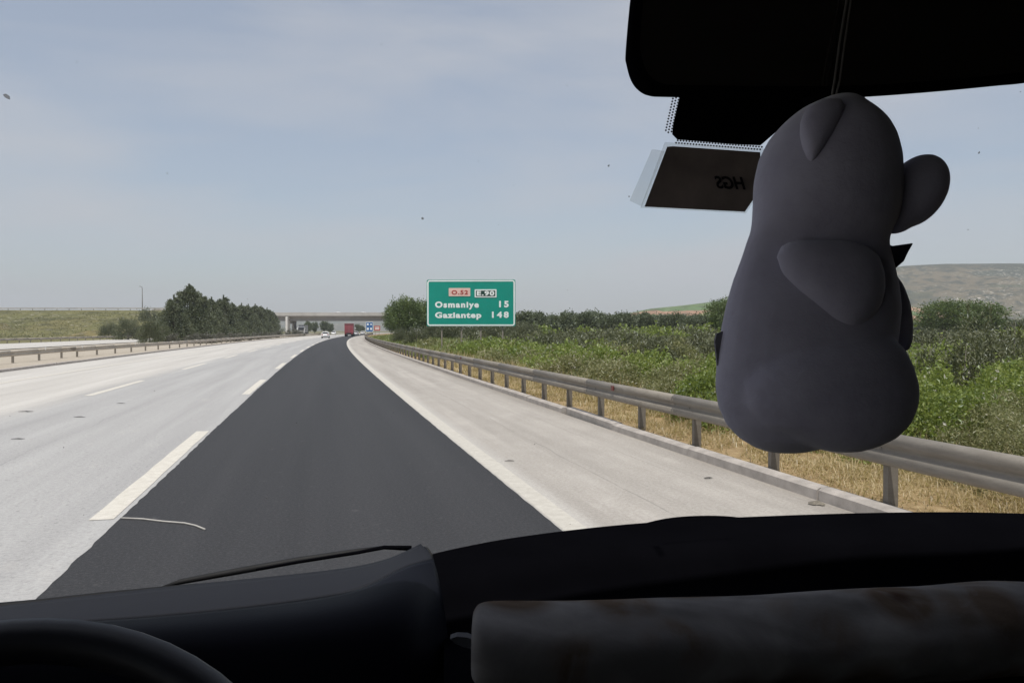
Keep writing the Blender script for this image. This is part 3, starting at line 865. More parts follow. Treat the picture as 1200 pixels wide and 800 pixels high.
# ------------------------------------------------------------------ hills and embankment
def mat_hill(name, a, b, patches, scale, amt2=0.6, amt3=0.5, rim=None):
    s = NT(name); p = s.pos()
    n1 = s.noise(p, scale, 6, 0.65); n2 = s.noise(p, scale * 7, 5, 0.7); n3 = s.noise(p, scale * 25, 3, 0.7)
    col = s.mix(s.rng(n1, 0.38, 0.62), a, b)
    vo = s.n('TexVoronoi'); vo.inputs['Scale'].default_value = scale * 2.2; s.l(p, vo.inputs['Vector'])
    sep = s.n('SeparateColor'); s.l(vo.outputs['Color'], sep.inputs[0])
    f = sep.outputs[0]
    for lo, hi, c, amt in patches:
        m = s.math('MULTIPLY', s.rng(f, lo, lo + 0.02), s.rng(f, hi, hi + 0.02, 1, 0))
        col = s.mix(s.math('MULTIPLY', m, amt), col, c)
    col = s.mix(s.rng(n2, 0.47, 0.60, 0, amt2), col, (0.040, 0.046, 0.028))
    col = s.mix(s.math('MULTIPLY', s.rng(n3, 0.56, 0.66, 0, amt3), s.rng(n1, 0.42, 0.55)), col, (0.55, 0.50, 0.43))
    if rim:
        sp = s.n('SeparateXYZ'); s.l(p, sp.inputs[0])
        hgt = s.math('ADD', sp.outputs['Z'], s.rng(n2, 0.3, 0.7, -16, 16))
        col = s.mix(s.rng(hgt, rim - 12, rim + 6, 0, 0.85), col, (0.045, 0.050, 0.032))
    s.bsdf(col, 0.95, 0, 0.1, s.bump(n2, 0.6, 6))
    return s.m
M['hill_field'] = mat_hill('field_hill', (0.20, 0.22, 0.09), (0.27, 0.25, 0.12), [(0.0, 0.33, (0.36, 0.20, 0.13), 0.9), (0.34, 0.62, (0.10, 0.17, 0.06), 0.9)], 0.0076)
M['hill_plateau'] = mat_hill('plateau', (0.100, 0.092, 0.048), (0.055, 0.070, 0.030), [(0.0, 0.3, (0.16, 0.125, 0.078), 0.7), (0.55, 0.75, (0.040, 0.048, 0.030), 0.7)], 0.0056, 0.9, 0.95, 139)
M['embank'] = mat_hill('embankment_grass', (0.185, 0.17, 0.08), (0.15, 0.15, 0.066), [(0.0, 0.4, (0.165, 0.16, 0.07), 0.6), (0.7, 0.9, (0.23, 0.18, 0.085), 0.6)], 0.022)

def hill(name, crest, depth, m, nx=90, ny=26, amp=6.0, sc=0.004):
    """crest: list of (px, row, Y): the skyline; slopes fall away in front and behind"""
    px = np.array([c[0] for c in crest], float); rw = np.array([c[1] for c in crest], float); yy = np.array([c[2] for c in crest], float)
    V = []
    for i in range(nx):
        q = px[0] + (px[-1] - px[0]) * i / (nx - 1)
        Y = float(np.interp(q, px, yy)); r = float(np.interp(q, px, rw)); top = ray(q, r, Y)
        for j in range(ny):
            t = j / (ny - 1) * 2 - 1             # -1 front foot, 0 crest, 1 back foot
            y = Y + t * depth; sx = top.x * (1 + 0.10 * t)
            pr = 0.5 + 0.5 * math.cos(PI * min(1, abs(t))) if t > 0 else (1 - abs(t)) ** 1.25 * (1.0 + 0.25 * abs(t))
            nz = amp * mnoise.fractal(Vector((sx * sc, y * sc, 1.7)), 1.0, 2.0, 5)
            z = -4 + (top.z + 4) * pr + nz * min(1, abs(t) * 3) * (1 if abs(t) < 0.95 else 0) * min(1, max(0, top.z / 40))
            V.append((sx, y, z))
    F = [(i * ny + j, (i + 1) * ny + j, (i + 1) * ny + j + 1, i * ny + j + 1) for i in range(nx - 1) for j in range(ny - 1)]
    o = link(name, mesh_np(name, V, F, True), m); tag(o, kind='structure'); return o
hill('cultivated_hill', [(690, 388, 936), (730, 368, 950), (765, 361, 958), (800, 357.5, 965), (835, 353, 979), (880, 347, 994), (960, 344, 1022), (1040, 352, 1044), (1100, 366, 1066), (1150, 386, 1080)], 300, M['hill_field'], 80, 24, 4.0, 0.006)
hill('plateau_hill', [(820, 388, 1798), (880, 366, 1798), (960, 332, 1798), (1030, 316, 1798), (1062, 310.5, 1798), (1110, 308.5, 1798), (1170, 308, 1798), (1230, 309, 1829), (1350, 306, 1860), (1500, 320, 1860), (1700, 388, 1860)], 560, M['hill_plateau'], 150, 40, 16.0, 0.0056)
hill('far_ridge', [(150, 389, 3300), (260, 377, 3300), (340, 374.5, 3300), (400, 375, 3300), (470, 376, 3300), (560, 377, 3300), (700, 378, 3300), (900, 389, 3300)], 500, M['hill_plateau'], 60, 14, 8.0, 0.003)

# the grassy embankment that carries the bridge road on the left
EV = []; enx = 70; eny = 16
for i in range(enx):
    X = -106 - 304 * i / (enx - 1)
    for j in range(eny):
        t = j / (eny - 1)
        prof = [(0.0, 196, -0.3), (0.15, 206, 0.8), (0.55, 252, 7.2), (0.62, 262, 8.35), (0.80, 278, 8.45), (1.0, 320, -0.3)]
        ts = [q[0] for q in prof]
        y = float(np.interp(t, ts, [q[1] for q in prof])); z = float(np.interp(t, ts, [q[2] for q in prof]))
        if i < 9 and t < 0.62: y += (9 - i) * 3.0 * (0.62 - t)
        rise = 0.4 * i / enx
        wob = 0.45 * mnoise.fractal(Vector((X * 0.06, y * 0.06, 5)), 1.0, 2.0, 4) * (1 if 0.05 < t < 0.58 else 0.1)
        EV.append((X, y, z + rise * (z > 0) + wob))
EF = [(i * eny + j, i * eny + j + 1, (i + 1) * eny + j + 1, (i + 1) * eny + j) for i in range(enx - 1) for j in range(eny - 1)]
tag(link('embankment', mesh_np('embankment', EV, EF, True), M['embank']), kind='structure')
# tussocks of grass on the slope, too many to count
n4 = 12000
bx = RNG.uniform(-270, -112, n4); bt = RNG.uniform(0.02, 0.58, n4)
by = np.interp(bt, [0, 0.15, 0.55, 0.62], [196, 206, 252, 262]); bz = np.interp(bt, [0, 0.15, 0.55, 0.62], [-0.3, 0.8, 7.2, 8.35])
Vg, Fg = blade_tris(np.stack([bx, by, bz - 0.1], 1), RNG.uniform(0.12, 0.35, n4), RNG.uniform(0.12, 0.32, n4), 0.8, RNG)
M['slope_grass'] = leaf_mat('slope_grass_blades', [(0.175, 0.168, 0.075), (0.19, 0.18, 0.082), (0.205, 0.19, 0.09), (0.22, 0.20, 0.10)], 0.3)
tag(link('slope_grass', mesh_np('slope_grass', Vg, Fg), M['slope_grass']), 'dry yellow green grass covering the embankment slope', 'grass', kind='stuff')
# railing along the crest of the embankment
cr = empty('crest_guardrail', (-170, 263, 8.4), 0, 'pale guardrail along the top of the grassy embankment', 'guardrail')
cb = MB(); cb.box((-182, 263.2, 8.95), (150, 0.08, 0.42)); link('rail_beam', cb.mesh('rail_beam', off=cr.location), M['concrete'], cr)
cpm = MB().box((0, 0, 0.45), (0.14, 0.14, 0.9)).mesh('post'); cpm.materials.append(M['galv'])
for k in range(37): link('post', cpm, None, cr, Vector((-109 - 4.0 * k, 263.34, 8.2)) - cr.location)
lm = empty('lamp_mast', at_row(167, 268, 8.3), 0, 'thin lamp mast standing on the embankment left of the conifers', 'lamp mast')
b = MB(); b.tube([(0, 0, 0), (0, 0, 7.6)], [0.16, 0.09], 8); link('pole', b.mesh('pole', True), M['galv'], lm)
b = MB(); b.tube([(0, 0, 7.5), (0, 0, 7.75), (0, -1.2, 8.0)], [0.08, 0.07, 0.05], 6); b.box((0, -1.5, 8.0), (0.3, 0.7, 0.14)); link('lamp_head', b.mesh('lamp_head'), M['galv'], lm)
# pale building behind the flat-crowned tree
M['wall_white'] = simple('white_render', (0.62, 0.60, 0.57), 0.85, 0, 0.3, 0.08, 0.8)
M['glass_dark'] = simple('dark_window', (0.02, 0.022, 0.025), 0.12, 0, 0.5, 0.1, 3)
hb = empty('white_house', at_row(187, 300, -0.1), 0.2, 'small white house behind the bushes at the end of the embankment', 'house')
b = MB(); b.box((0, 0, 4.4), (7, 6, 8.8)); link('wall', b.mesh('wall'), M['wall_white'], hb)
b = MB(); b.prism([(-3.9, -3.4, 8.8), (3.9, -3.4, 8.8), (0, -3.4, 10.0)], (0, 6.8, 0)); link('roof', b.mesh('roof'), M['kerb'], hb)
for wx in (-2, 0.2, 2.2):
    b = MB(); b.box((wx, -3.02, 7.2), (0.9, 0.08, 1.2)); link('window', b.mesh('window'), M['glass_dark'], hb)

# ------------------------------------------------------------------ overpass bridge
YB = 292.0
bo = at_row(390, YB, 0)
bridge = empty('overpass_bridge', bo, 0, 'pale concrete overpass bridge crossing the motorway on a pier with a sunlit front', 'bridge')
def bpart(name, mb, m, bevel=0.0): return link(name, mb.mesh(name, off=bo, bevel=bevel), M[m], bridge)
XL, XR = -122.0, -22.0; xm = (XL + XR) / 2; xl = XR - XL
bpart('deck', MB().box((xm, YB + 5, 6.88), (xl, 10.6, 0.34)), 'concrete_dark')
bpart('parapet', MB().box((xm, YB - 0.45, 7.62), (xl, 0.32, 1.22)), 'concrete')
bpart('parapet', MB().box((xm, YB + 10.45, 7.62), (xl, 0.32, 1.22)), 'concrete')
for k in range(5):
    yy = YB + 1.1 + k * 2.0
    b = MB(); b.prism([(XL, yy - 0.32, 5.25), (XL, yy + 0.32, 5.25), (XL, yy + 0.32, 5.5), (XL, yy + 0.1, 5.75), (XL, yy + 0.1, 6.4), (XL, yy + 0.42, 6.7), (XL, yy - 0.42, 6.7), (XL, yy - 0.1, 6.4), (XL, yy - 0.1, 5.75), (XL, yy - 0.32, 5.5)], (xl, 0, 0))
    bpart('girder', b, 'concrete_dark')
px_p = at_row(337, YB, 0).x
bpart('pier', MB().box((px_p, YB + 0.2, 3.2), (0.75, 3.2, 7.0)), 'wall_white', 0.1)  # sunlit front put into a whiter material than the rear pier
bpart('pier', MB().box((px_p + 0.25, YB + 8.2, 2.4), (0.9, 3.0, 5.5)), 'concrete', 0.08)
bpart('pier_cap', MB().box((px_p + 0.12, YB + 5.8, 4.7), (0.8, 7.8, 1.0)), 'concrete')
bpart('abutment', MB().box((XR + 1.5, YB + 5, 2.9), (3.0, 11.5, 6.2)), 'concrete')
bpart('abutment', MB().box((XL - 1.5, YB + 5, 2.9), (3.0, 11.5, 6.2)), 'concrete')


# ------------------------------------------------------------------ road signs
def text_mesh(name, body, size, bold=0.0, spacing=1.0, shear=0.0, depth=0.004):
    cu = bpy.data.curves.new(name, 'FONT'); cu.body = body; cu.size = size; cu.offset = bold; cu.space_character = spacing
    cu.extrude = depth; cu.shear = shear; cu.resolution_u = 4
    ob = bpy.data.objects.new('tmp', cu); COL.objects.link(ob)
    dg = bpy.context.evaluated_depsgraph_get()
    me = bpy.data.meshes.new_from_object(ob.evaluated_get(dg)); me.name = name
    bpy.data.objects.remove(ob); bpy.data.curves.remove(cu)
    return me
def fit(me, x0, x1, z0, z1, y):
    """place a flat text mesh (in its own x/y plane) upright into a rectangle facing -Y"""
    co = np.empty(len(me.vertices) * 3); me.vertices.foreach_get('co', co); co = co.reshape(-1, 3)
    lo, hi = co.min(0), co.max(0)
    out = np.empty_like(co)
    out[:, 0] = x0 + (co[:, 0] - lo[0]) / (hi[0] - lo[0]) * (x1 - x0)
    out[:, 2] = z0 + (co[:, 1] - lo[1]) / (hi[1] - lo[1]) * (z1 - z0)
    out[:, 1] = y - (co[:, 2] - lo[2])
    me.vertices.foreach_set('co', out.ravel()); me.update(); return me
def rounded(w, h, r, n=5):
    P = []
    for cx_, cz_, a0 in ((w / 2 - r, h / 2 - r, 0), (-w / 2 + r, h / 2 - r, 90), (-w / 2 + r, -h / 2 + r, 180), (w / 2 - r, -h / 2 + r, 270)):
        for k in range(n + 1):
            a = math.radians(a0 + 90 * k / n); P.append((cx_ + r * math.cos(a), cz_ + r * math.sin(a)))
    return P
def plate(w, h, r, cx_, cz_, y, t):
    b = MB(); b.prism([(cx_ + p[0], y, cz_ + p[1]) for p in rounded(w, h, r)], (0, -t, 0)); return b
def ring_plate(w, h, r, wid, cx_, cz_, y, t):
    o = rounded(w, h, r); i = rounded(w - 2 * wid, h - 2 * wid, max(0.01, r - wid)); n = len(o); V = []; F = []
    for yy in (y, y - t):
        V += [(cx_ + p[0], yy, cz_ + p[1]) for p in o] + [(cx_ + p[0], yy, cz_ + p[1]) for p in i]
    for k in range(n):
        q = (k + 1) % n
        F += [(k, q, n + q, n + k), (2 * n + k, 3 * n + k, 3 * n + q, 2 * n + q), (k, 2 * n + k, 2 * n + q, q), (n + k, n + q, 3 * n + q, 3 * n + k)]
    return MB().add(V, F)

YS = 50.0; PXM = YS / FPX
sc0 = ray(552, 355, YS)
sign = empty('direction_sign', (sc0.x, YS, -0.1), math.radians(-2.5), 'large green direction sign with white town names and distances on four posts', 'road sign')
zc = sc0.z + 0.1
def sx(px): return (px - 552) * PXM
def sz(py): return zc + (355 - py) * PXM
W_, H_ = 104 * PXM, 54.5 * PXM
link('panel', plate(W_, H_, 0.10, 0, zc, 0, 0.05).mesh('panel'), M['sign_green'], sign)
link('border', ring_plate(W_ - 0.06, H_ - 0.06, 0.16, 0.085, 0, zc, -0.052, 0.006).mesh('border'), M['sign_white'], sign)
def words(body, x0, x1, y0, y1, bold, m, spacing=1.1):
    me = fit(text_mesh('lettering', body, 1.0, bold, spacing), sx(x0), sx(x1), sz(y1), sz(y0), -0.053)
    link('lettering', me, M[m], sign)
words('Osmaniye', 509.8, 561.3, 353.2, 362.6, 0.045, 'sign_white', 1.22)
words('Gaziantep', 509.8, 564.2, 365.6, 374.6, 0.045, 'sign_white', 1.15)
words('15', 585.0, 596.2, 352.6, 360.2, 0.045, 'sign_white', 1.35)
words('148', 576.6, 596.3, 365.0, 372.4, 0.045, 'sign_white', 1.4)
rp = plate(25.3 * PXM, 9.6 * PXM, 0.03, sx(538.6), sz(342.3), -0.053, 0.02).mesh('route_plate')
link('route_plate', rp, M['sign_pink'], sign)
me = fit(text_mesh('lettering', 'O.52', 1.0, 0.035, 1.2), sx(529.2), sx(548.6), sz(345.2), sz(340.0), -0.0745); link('lettering', me, M['sign_red'], sign)
rp2 = plate(25.6 * PXM, 9.4 * PXM, 0.03, sx(569.2), sz(343.8), -0.053, 0.02).mesh('route_plate')
o = link('route_plate', rp2, M['sign_white'], sign)
link('route_panel', plate(22.8 * PXM, 6.6 * PXM, 0.02, sx(569.2), sz(343.8), -0.0745, 0.006).mesh('route_panel'), M['sign_dark'], sign)
me = fit(text_mesh('lettering', 'E.90', 1.0, 0.045, 1.2), sx(559.0), sx(579.4), sz(346.6), sz(340.9), -0.0815); link('lettering', me, M['sign_white'], sign)
for px in (517.3, 540.6, 563.3, 589.0):
    b = MB(); zt = zc + H_ / 2 - 0.15
    b.box((sx(px), 0.075, zt / 2), (0.085, 0.006, zt)); b.box((sx(px), 0.130, zt / 2), (0.085, 0.006, zt)); b.box((sx(px), 0.1025, zt / 2), (0.006, 0.049, zt))
    link('post', b.mesh('post'), M['galv'], sign)
for zz in (-0.9, 0, 0.9):
    b = MB(); b.box((0, 0.05, zc + zz), (W_ - 0.3, 0.04, 0.06)); link('brace', b.mesh('brace'), M['galv'], sign)

YB2 = 215.0
sb = ray(433, 383, YB2); PB = YB2 / FPX
blue = empty('service_sign', (sb.x, YB2, -0.1), 0, 'tall blue service sign with white symbols in two rows before the bridge', 'road sign')
zb = sb.z + 0.1
link('panel', plate(8.6 * PB, 11.8 * PB, 0.1, 0, zb, 0, 0.05).mesh('panel'), M['sign_blue'], blue)
link('border', ring_plate(8.6 * PB, 11.8 * PB, 0.12, 0.09, 0, zb, -0.053, 0.006).mesh('border'), M['sign_white'], blue)
for (dx_, dz_, w, h) in ((-1.9, 3.1, 2.0, 2.1), (1.9, 3.1, 2.0, 1.4), (-1.9, -2.2, 2.1, 2.6), (1.9, -2.2, 2.1, 2.4)):
    link('symbol', plate(w * PB, h * PB, 0.05, dx_ * PB, zb + dz_ * PB, -0.053, 0.006).mesh('symbol'), M['sign_white'], blue)
for dx_ in (-0.55, 0.55):
    b = MB(); b.tube([(dx_, 0.08, 0), (dx_, 0.08, zb)], 0.06, 8); link('post', b.mesh('post'), M['galv'], blue)
YR = 245.0; sr = ray(442, 384.5, YR); PR = YR / FPX
red = empty('red_board', (sr.x, YR, -0.1), 0, 'small red board with two white lines beside the blue sign', 'road sign')
zr = sr.z + 0.1
link('panel', plate(7 * PR, 5.6 * PR, 0.05, 0, zr, 0, 0.05).mesh('panel'), M['sign_crimson'], red)
for dz_ in (0.9, -0.9):
    link('text_bar', plate(5.0 * PR, 1.0 * PR, 0.04, 0, zr + dz_ * PR, -0.053, 0.006).mesh('text_bar'), M['sign_white'], red)
for dx_ in (-0.6, 0.6):
    b = MB(); b.tube([(dx_, 0.08, 0), (dx_, 0.08, zr)], 0.05, 8); link('post', b.mesh('post'), M['galv'], red)


# ------------------------------------------------------------------ vehicles
M['car_white'] = simple('white_car_paint', (0.78, 0.78, 0.78), 0.25, 0, 0.5, 0.03, 2)
M['car_silver'] = simple('silver_car_paint', (0.48, 0.49, 0.50), 0.3, 0.3, 0.5, 0.03, 2)
M['car_grey'] = simple('grey_car_paint', (0.16, 0.16, 0.17), 0.3, 0.3, 0.5, 0.03, 2)
M['tyre'] = simple('tyre_rubber', (0.02, 0.02, 0.02), 0.85, 0, 0.3, 0.1, 5)
M['light_red'] = simple('tail_light', (0.35, 0.01, 0.01), 0.25, 0, 0.5, 0.1, 5)
M['light_clear'] = simple('headlight', (0.72, 0.73, 0.75), 0.15, 0, 0.5, 0.05, 5)
M['truck_red'] = simple('red_tarpaulin', (0.25, 0.050, 0.065), 0.6, 0, 0.4, 0.12, 1.2, 0.3, 3, 0.02)
M['truck_dark'] = simple('dark_red_band', (0.15, 0.035, 0.04), 0.6, 0, 0.4, 0.12, 1.2)
M['chassis'] = simple('chassis_black', (0.03, 0.03, 0.032), 0.7, 0, 0.3, 0.2, 3)

def wheel_mesh(r, w):
    b = MB(); pf = [(-w / 2, r * 0.55), (-w / 2, r * 0.93), (-w * 0.38, r), (w * 0.38, r), (w / 2, r * 0.93), (w / 2, r * 0.55)]
    n = 18; V = []; F = []
    for k in range(n):
        a = 2 * PI * k / n
        for x, q in pf: V.append((x, q * math.cos(a), q * math.sin(a)))
    m = len(pf)
    for k in range(n):
        for j in range(m - 1): F.append((k * m + j, k * m + j + 1, ((k + 1) % n) * m + j + 1, ((k + 1) % n) * m + j))
    F.append(tuple(k * m for k in range(n))); F.append(tuple(k * m + m - 1 for k in range(n))[::-1])
    b.add(V, F); return b.mesh('wheel', True)
def hub_mesh(r, w):
    b = MB(); b.tube([(-w / 2 - 0.01, 0, 0), (w / 2 + 0.01, 0, 0)], r * 0.52, 12); return b.mesh('rim')
WH = wheel_mesh(0.31, 0.2); WH.materials.append(M['tyre']); HB = hub_mesh(0.31, 0.2); HB.materials.append(M['car_silver'])
WT = wheel_mesh(0.5, 0.5); WT.materials.append(M['tyre']); HT = hub_mesh(0.5, 0.5); HT.materials.append(M['car_grey'])

def loft_body(sections):
    """sections along y: (y, half width, z bottom, z top, top half width)"""
    V = []; F = []
    for (y, w, zb_, zt_, wt_) in sections:
        zm = zb_ + (zt_ - zb_) * 0.45
        V += [(-w * 0.92, y, zb_), (-w, y, zb_ + 0.12), (-w, y, zm), (-wt_, y, zt_ - 0.04), (-wt_ * 0.9, y, zt_), (wt_ * 0.9, y, zt_), (wt_, y, zt_ - 0.04), (w, y, zm), (w, y, zb_ + 0.12), (w * 0.92, y, zb_)]
    n = 10
    for i in range(len(sections) - 1):
        for k in range(n): F.append((i * n + k, i * n + (k + 1) % n, (i + 1) * n + (k + 1) % n, (i + 1) * n + k))
    F.append(tuple(range(n))); F.append(tuple((len(sections) - 1) * n + k for k in range(n))[::-1])
    return MB().add(V, F)
def car(px, Y, u, paint, label, oncoming=False, hatch=True, z=0.0, name='car', group=None, p=None, rz=None):
    p = road(Y, u, z) if p is None else p
    rz = road_rot(Y) + (PI if oncoming else 0) if rz is None else rz
    t = empty(name, p, rz, label, 'car', group)
    # y forward, rear at -2.1
    lower = loft_body([(-2.10, 0.74, 0.34, 0.86, 0.70), (-2.0, 0.83, 0.24, 0.95, 0.78), (-1.3, 0.87, 0.2, 0.97, 0.80), (0, 0.88, 0.18, 0.95, 0.81), (1.1, 0.87, 0.2, 0.92, 0.79), (1.9, 0.80, 0.24, 0.78, 0.70), (2.1, 0.68, 0.34, 0.62, 0.6)])
    link('body', lower.mesh('body', True), M[paint], t)
    top = loft_body([(-1.95, 0.70, 0.90, 0.98, 0.66), (-1.55, 0.76, 0.90, 1.40, 0.58), (-0.7, 0.78, 0.90, 1.47, 0.60), (0.2, 0.78, 0.90, 1.43, 0.58), (1.05, 0.74, 0.88, 0.96, 0.66)])
    link('cabin', top.mesh('cabin', True), M[paint], t)
    rw = MB().add([(-0.62, -1.97, 1.0), (0.62, -1.97, 1.0), (0.52, -1.64, 1.36), (-0.52, -1.64, 1.36)], [(0, 1, 2, 3)])
    rw = MB(); rw.prism([(-0.64, -1.95, 1.0), (0.64, -1.95, 1.0), (0.54, -1.64, 1.36), (-0.54, -1.64, 1.36)], (0, -0.03, 0.0)); link('rear_window', rw.mesh('rear_window'), M['glass_dark'], t)
    fw = MB(); fw.prism([(-0.66, 0.98, 1.0), (0.66, 0.98, 1.0), (0.54, 0.30, 1.38), (-0.54, 0.30, 1.38)], (0, 0.05, 0.03)); link('windscreen', fw.mesh('windscreen'), M['glass_dark'], t)
    for s in (-1, 1):
        sw = MB(); sw.prism([(s * 0.775, -1.4, 1.0), (s * 0.775, 0.75, 1.0), (s * 0.635, 0.15, 1.36), (s * 0.625, -1.3, 1.36)], (s * 0.02, 0, 0.0)); link('side_window', sw.mesh('side_window'), M['glass_dark'], t)
        tl = MB(); tl.box((s * 0.62, -2.06, 0.80), (0.24, 0.12, 0.2)); link('tail_light', tl.mesh('tail_light', bevel=0.02), M['light_red'], t)
        hl = MB(); hl.box((s * 0.58, 2.0, 0.62), (0.3, 0.2, 0.14)); link('headlight', hl.mesh('headlight', bevel=0.02), M['light_clear'], t)
        for wy in (-1.3, 1.3):
            w = link('wheel', WH, None, t, (s * 0.78, wy, 0.31)); link('rim', HB, None, w)
    np_ = MB(); np_.box((0, -2.12, 0.55), (0.5, 0.03, 0.12)); link('number_plate', np_.mesh('number_plate'), M['light_clear'], t)
    bp = MB(); bp.box((0, -2.08, 0.36), (1.4, 0.14, 0.16)); link('bumper', bp.mesh('bumper', bevel=0.03), M['chassis'], t)
    return t
car(386, 183, -5.6, 'car_white', 'white hatchback seen from behind in the middle lane, left of the red truck')
car(414, 268, -1.3, 'car_silver', 'small pale car just right of the red truck')
car(425, 328, -2.0, 'car_white', 'white car farthest ahead on the bend beside the blue sign')
oncoming_p = at_row(391, 330, 0.01)
car(391, 330, 0, 'car_white', 'distant white oncoming car between the dark trees and the red truck', True, p=oncoming_p, rz=PI + road_rot(330))

def truck(p, rz, label, tarp, band, front_paint):
    t = empty('truck', p, rz, label, 'truck')
    link('cargo_box', MB().box((0, 0, 2.35), (2.38, 9.0, 2.75)).mesh('cargo_box', bevel=0.05), M[tarp], t)
    link('top_band', MB().box((0, -4.52, 3.46), (2.44, 0.05, 0.48)).mesh('top_band', bevel=0.01), M[band], t)
    for s in (-1, 1):
        d = MB(); d.box((s * 0.61, -4.52, 2.12), (1.18, 0.05, 2.1)); dd = link('rear_door', d.mesh('rear_door', bevel=0.012), M[tarp], t)
        hd = MB(); hd.tube([(s * 0.15, -4.57, 1.1), (s * 0.15, -4.57, 3.1)], 0.025, 6); link('door_bar', hd.mesh('door_bar'), M['galv'], dd)
        l = MB(); l.box((s * 0.95, -4.5, 0.82), (0.42, 0.1, 0.18)); link('tail_light', l.mesh('tail_light', bevel=0.01), M['light_red'], t)
        f = MB(); f.box((s * 0.85, -4.2, 0.42), (0.55, 0.03, 0.5)); link('mudflap', f.mesh('mudflap'), M['chassis'], t)
        for wy in (-3.3, -2.1, 3.6, 6.2):
            w = link('wheel', WT, None, t, (s * 0.98, wy, 0.5)); link('rim', HT, None, w)
    link('chassis', MB().box((0, 1.0, 0.78), (2.2, 11, 0.32)).mesh('chassis', bevel=0.02), M['chassis'], t)
    link('under_run_bar', MB().box((0, -4.45, 0.55), (2.3, 0.1, 0.14)).mesh('under_run_bar', bevel=0.01), M['chassis'], t)
    cab = MB(); cab.prism([(-1.2, 4.75, 0.55), (-1.2, 7.0, 0.55), (-1.2, 7.1, 1.7), (-1.2, 6.8, 3.0), (-1.2, 6.3, 3.35), (-1.2, 4.75, 3.4)], (2.4, 0, 0))
    link('cab', cab.mesh('cab', bevel=0.06), M[front_paint], t)
    ws = MB(); ws.prism([(-1.08, 7.12, 1.75), (1.08, 7.12, 1.75), (1.05, 6.86, 2.85), (-1.05, 6.86, 2.85)], (0, 0.04, 0.0)); link('windscreen', ws.mesh('windscreen'), M['glass_dark'], t)
    for s in (-1, 1):
        h = MB(); h.box((s * 0.9, 7.08, 0.85), (0.4, 0.1, 0.22)); link('headlight', h.mesh('headlight', bevel=0.01), M['light_clear'], t)
        mr = MB(); mr.box((s * 1.42, 6.7, 2.4), (0.2, 0.12, 0.6)); mr.tube([(s * 1.18, 6.7, 2.6), (s * 1.4, 6.7, 2.6)], 0.03, 6); link('wing_mirror', mr.mesh('wing_mirror'), M['light_clear'], t)
    return t
tr = truck(road(236, -2.0, 0.01), road_rot(236), 'red covered truck seen from behind in the dark lane under the bridge', 'truck_red', 'truck_dark', 'car_white')
truck(at_row(355.5, 300, 0.0), road_rot(300) + PI, 'white fronted oncoming truck beside the bridge pier', 'car_grey', 'truck_dark', 'car_white')
car(424, 0, 0, 'car_white', 'white car crossing the bridge above the blue sign', p=Vector((at_row(424, 298, 0).x, 298, 7.06)), rz=PI / 2)
car(394, 0, 0, 'car_white', 'white car crossing the bridge above the oncoming car', p=Vector((at_row(394, 297, 0).x, 297, 7.06)), rz=PI / 2)


# ------------------------------------------------------------------ small things lying on the road
def scrap(px, py, L, w, rz, label, m='tyre', hgt=0.010):
    Y = FPX * EYE / (py - 387); x = (px - 600) / FPX * Y
    t = bpy.data.meshes.new('tyre_scrap'); V = []; n = 7
    for i in range(n):
        q = i / (n - 1) - 0.5; wv = w * 0.65 * (0.55 + 0.45 * math.cos(q * 2.2)) * (0.5 + 1.0 * rk.random())
        z = hgt * (0.35 + math.cos(q * 3))
        off = 0.3 * w * rk.uniform(-1, 1); V += [(q * L, off - wv / 2, 0.002), (q * L, off, max(0.006, z)), (q * L, off + wv / 2, 0.003)]
    F = [(i * 3 + j, i * 3 + j + 1, i * 3 + j + 4, i * 3 + j + 3) for i in range(n - 1) for j in range(2)]
    F += [(i * 3 + 2, i * 3, i * 3 + 3, i * 3 + 5) for i in range(n - 1)]
    t.from_pydata(V, [], F); t.update()
    o = link('tyre_scrap', t, M[m], None, (x, Y, 0.008), (0, 0, rz)); tag(o, label, 'tyre scrap'); return o
scrap(30, 482.5, 0.30, 0.09, 0.05, 'dark strip of tyre rubber in the grey lane before the median rail')
scrap(20, 515, 0.20, 0.06, 0.1, 'dark rubber scrap nearest the van in the grey lane')
scrap(93, 489, 0.24, 0.07, -0.1, 'small dark scrap on the pale lane seam')
scrap(141, 473, 0.2, 0.06, 0.1, 'thin dark scrap beyond the others, near the second dashed line')
scrap(597, 541, 0.13, 0.025, 0.0, 'thin dark sliver on the shoulder beside the white edge line')
scrap(830, 561, 0.10, 0.05, 0.4, 'small dark clod on the shoulder near the kerb')
scrap(958, 592, 0.16, 0.08, -0.3, 'clump of dirt lying against the kerb', 'bark_pale', 0.03)
scrap(702, 494, 0.22, 0.14, 0.5, 'crumbled dirt at the broken kerb joint', 'kerb', 0.05)
scrap(690, 488, 0.16, 0.10, -0.4, 'dark crumbs of dirt just before the broken kerb joint', 'bark', 0.05)
M['cord'] = simple('pale_cord', (0.42, 0.40, 0.37), 0.7, 0, 0.3, 0.1, 20)
b = MB(); pts = []
for px, py in ((141, 609), (165, 610), (190, 613), (215, 615), (228, 618), (239, 622.5)):
    Y = FPX * EYE / (py - 387); pts.append((((px - 600) / FPX) * Y, Y, 0.014))
b.tube(pts, 0.008, 6); co = Vector(pts[2])
o = link('cord', b.mesh('cord', True, off=co), M['cord'], None, co); tag(o, 'pale thin cord lying on the dark asphalt beside the dashed line', 'cord')


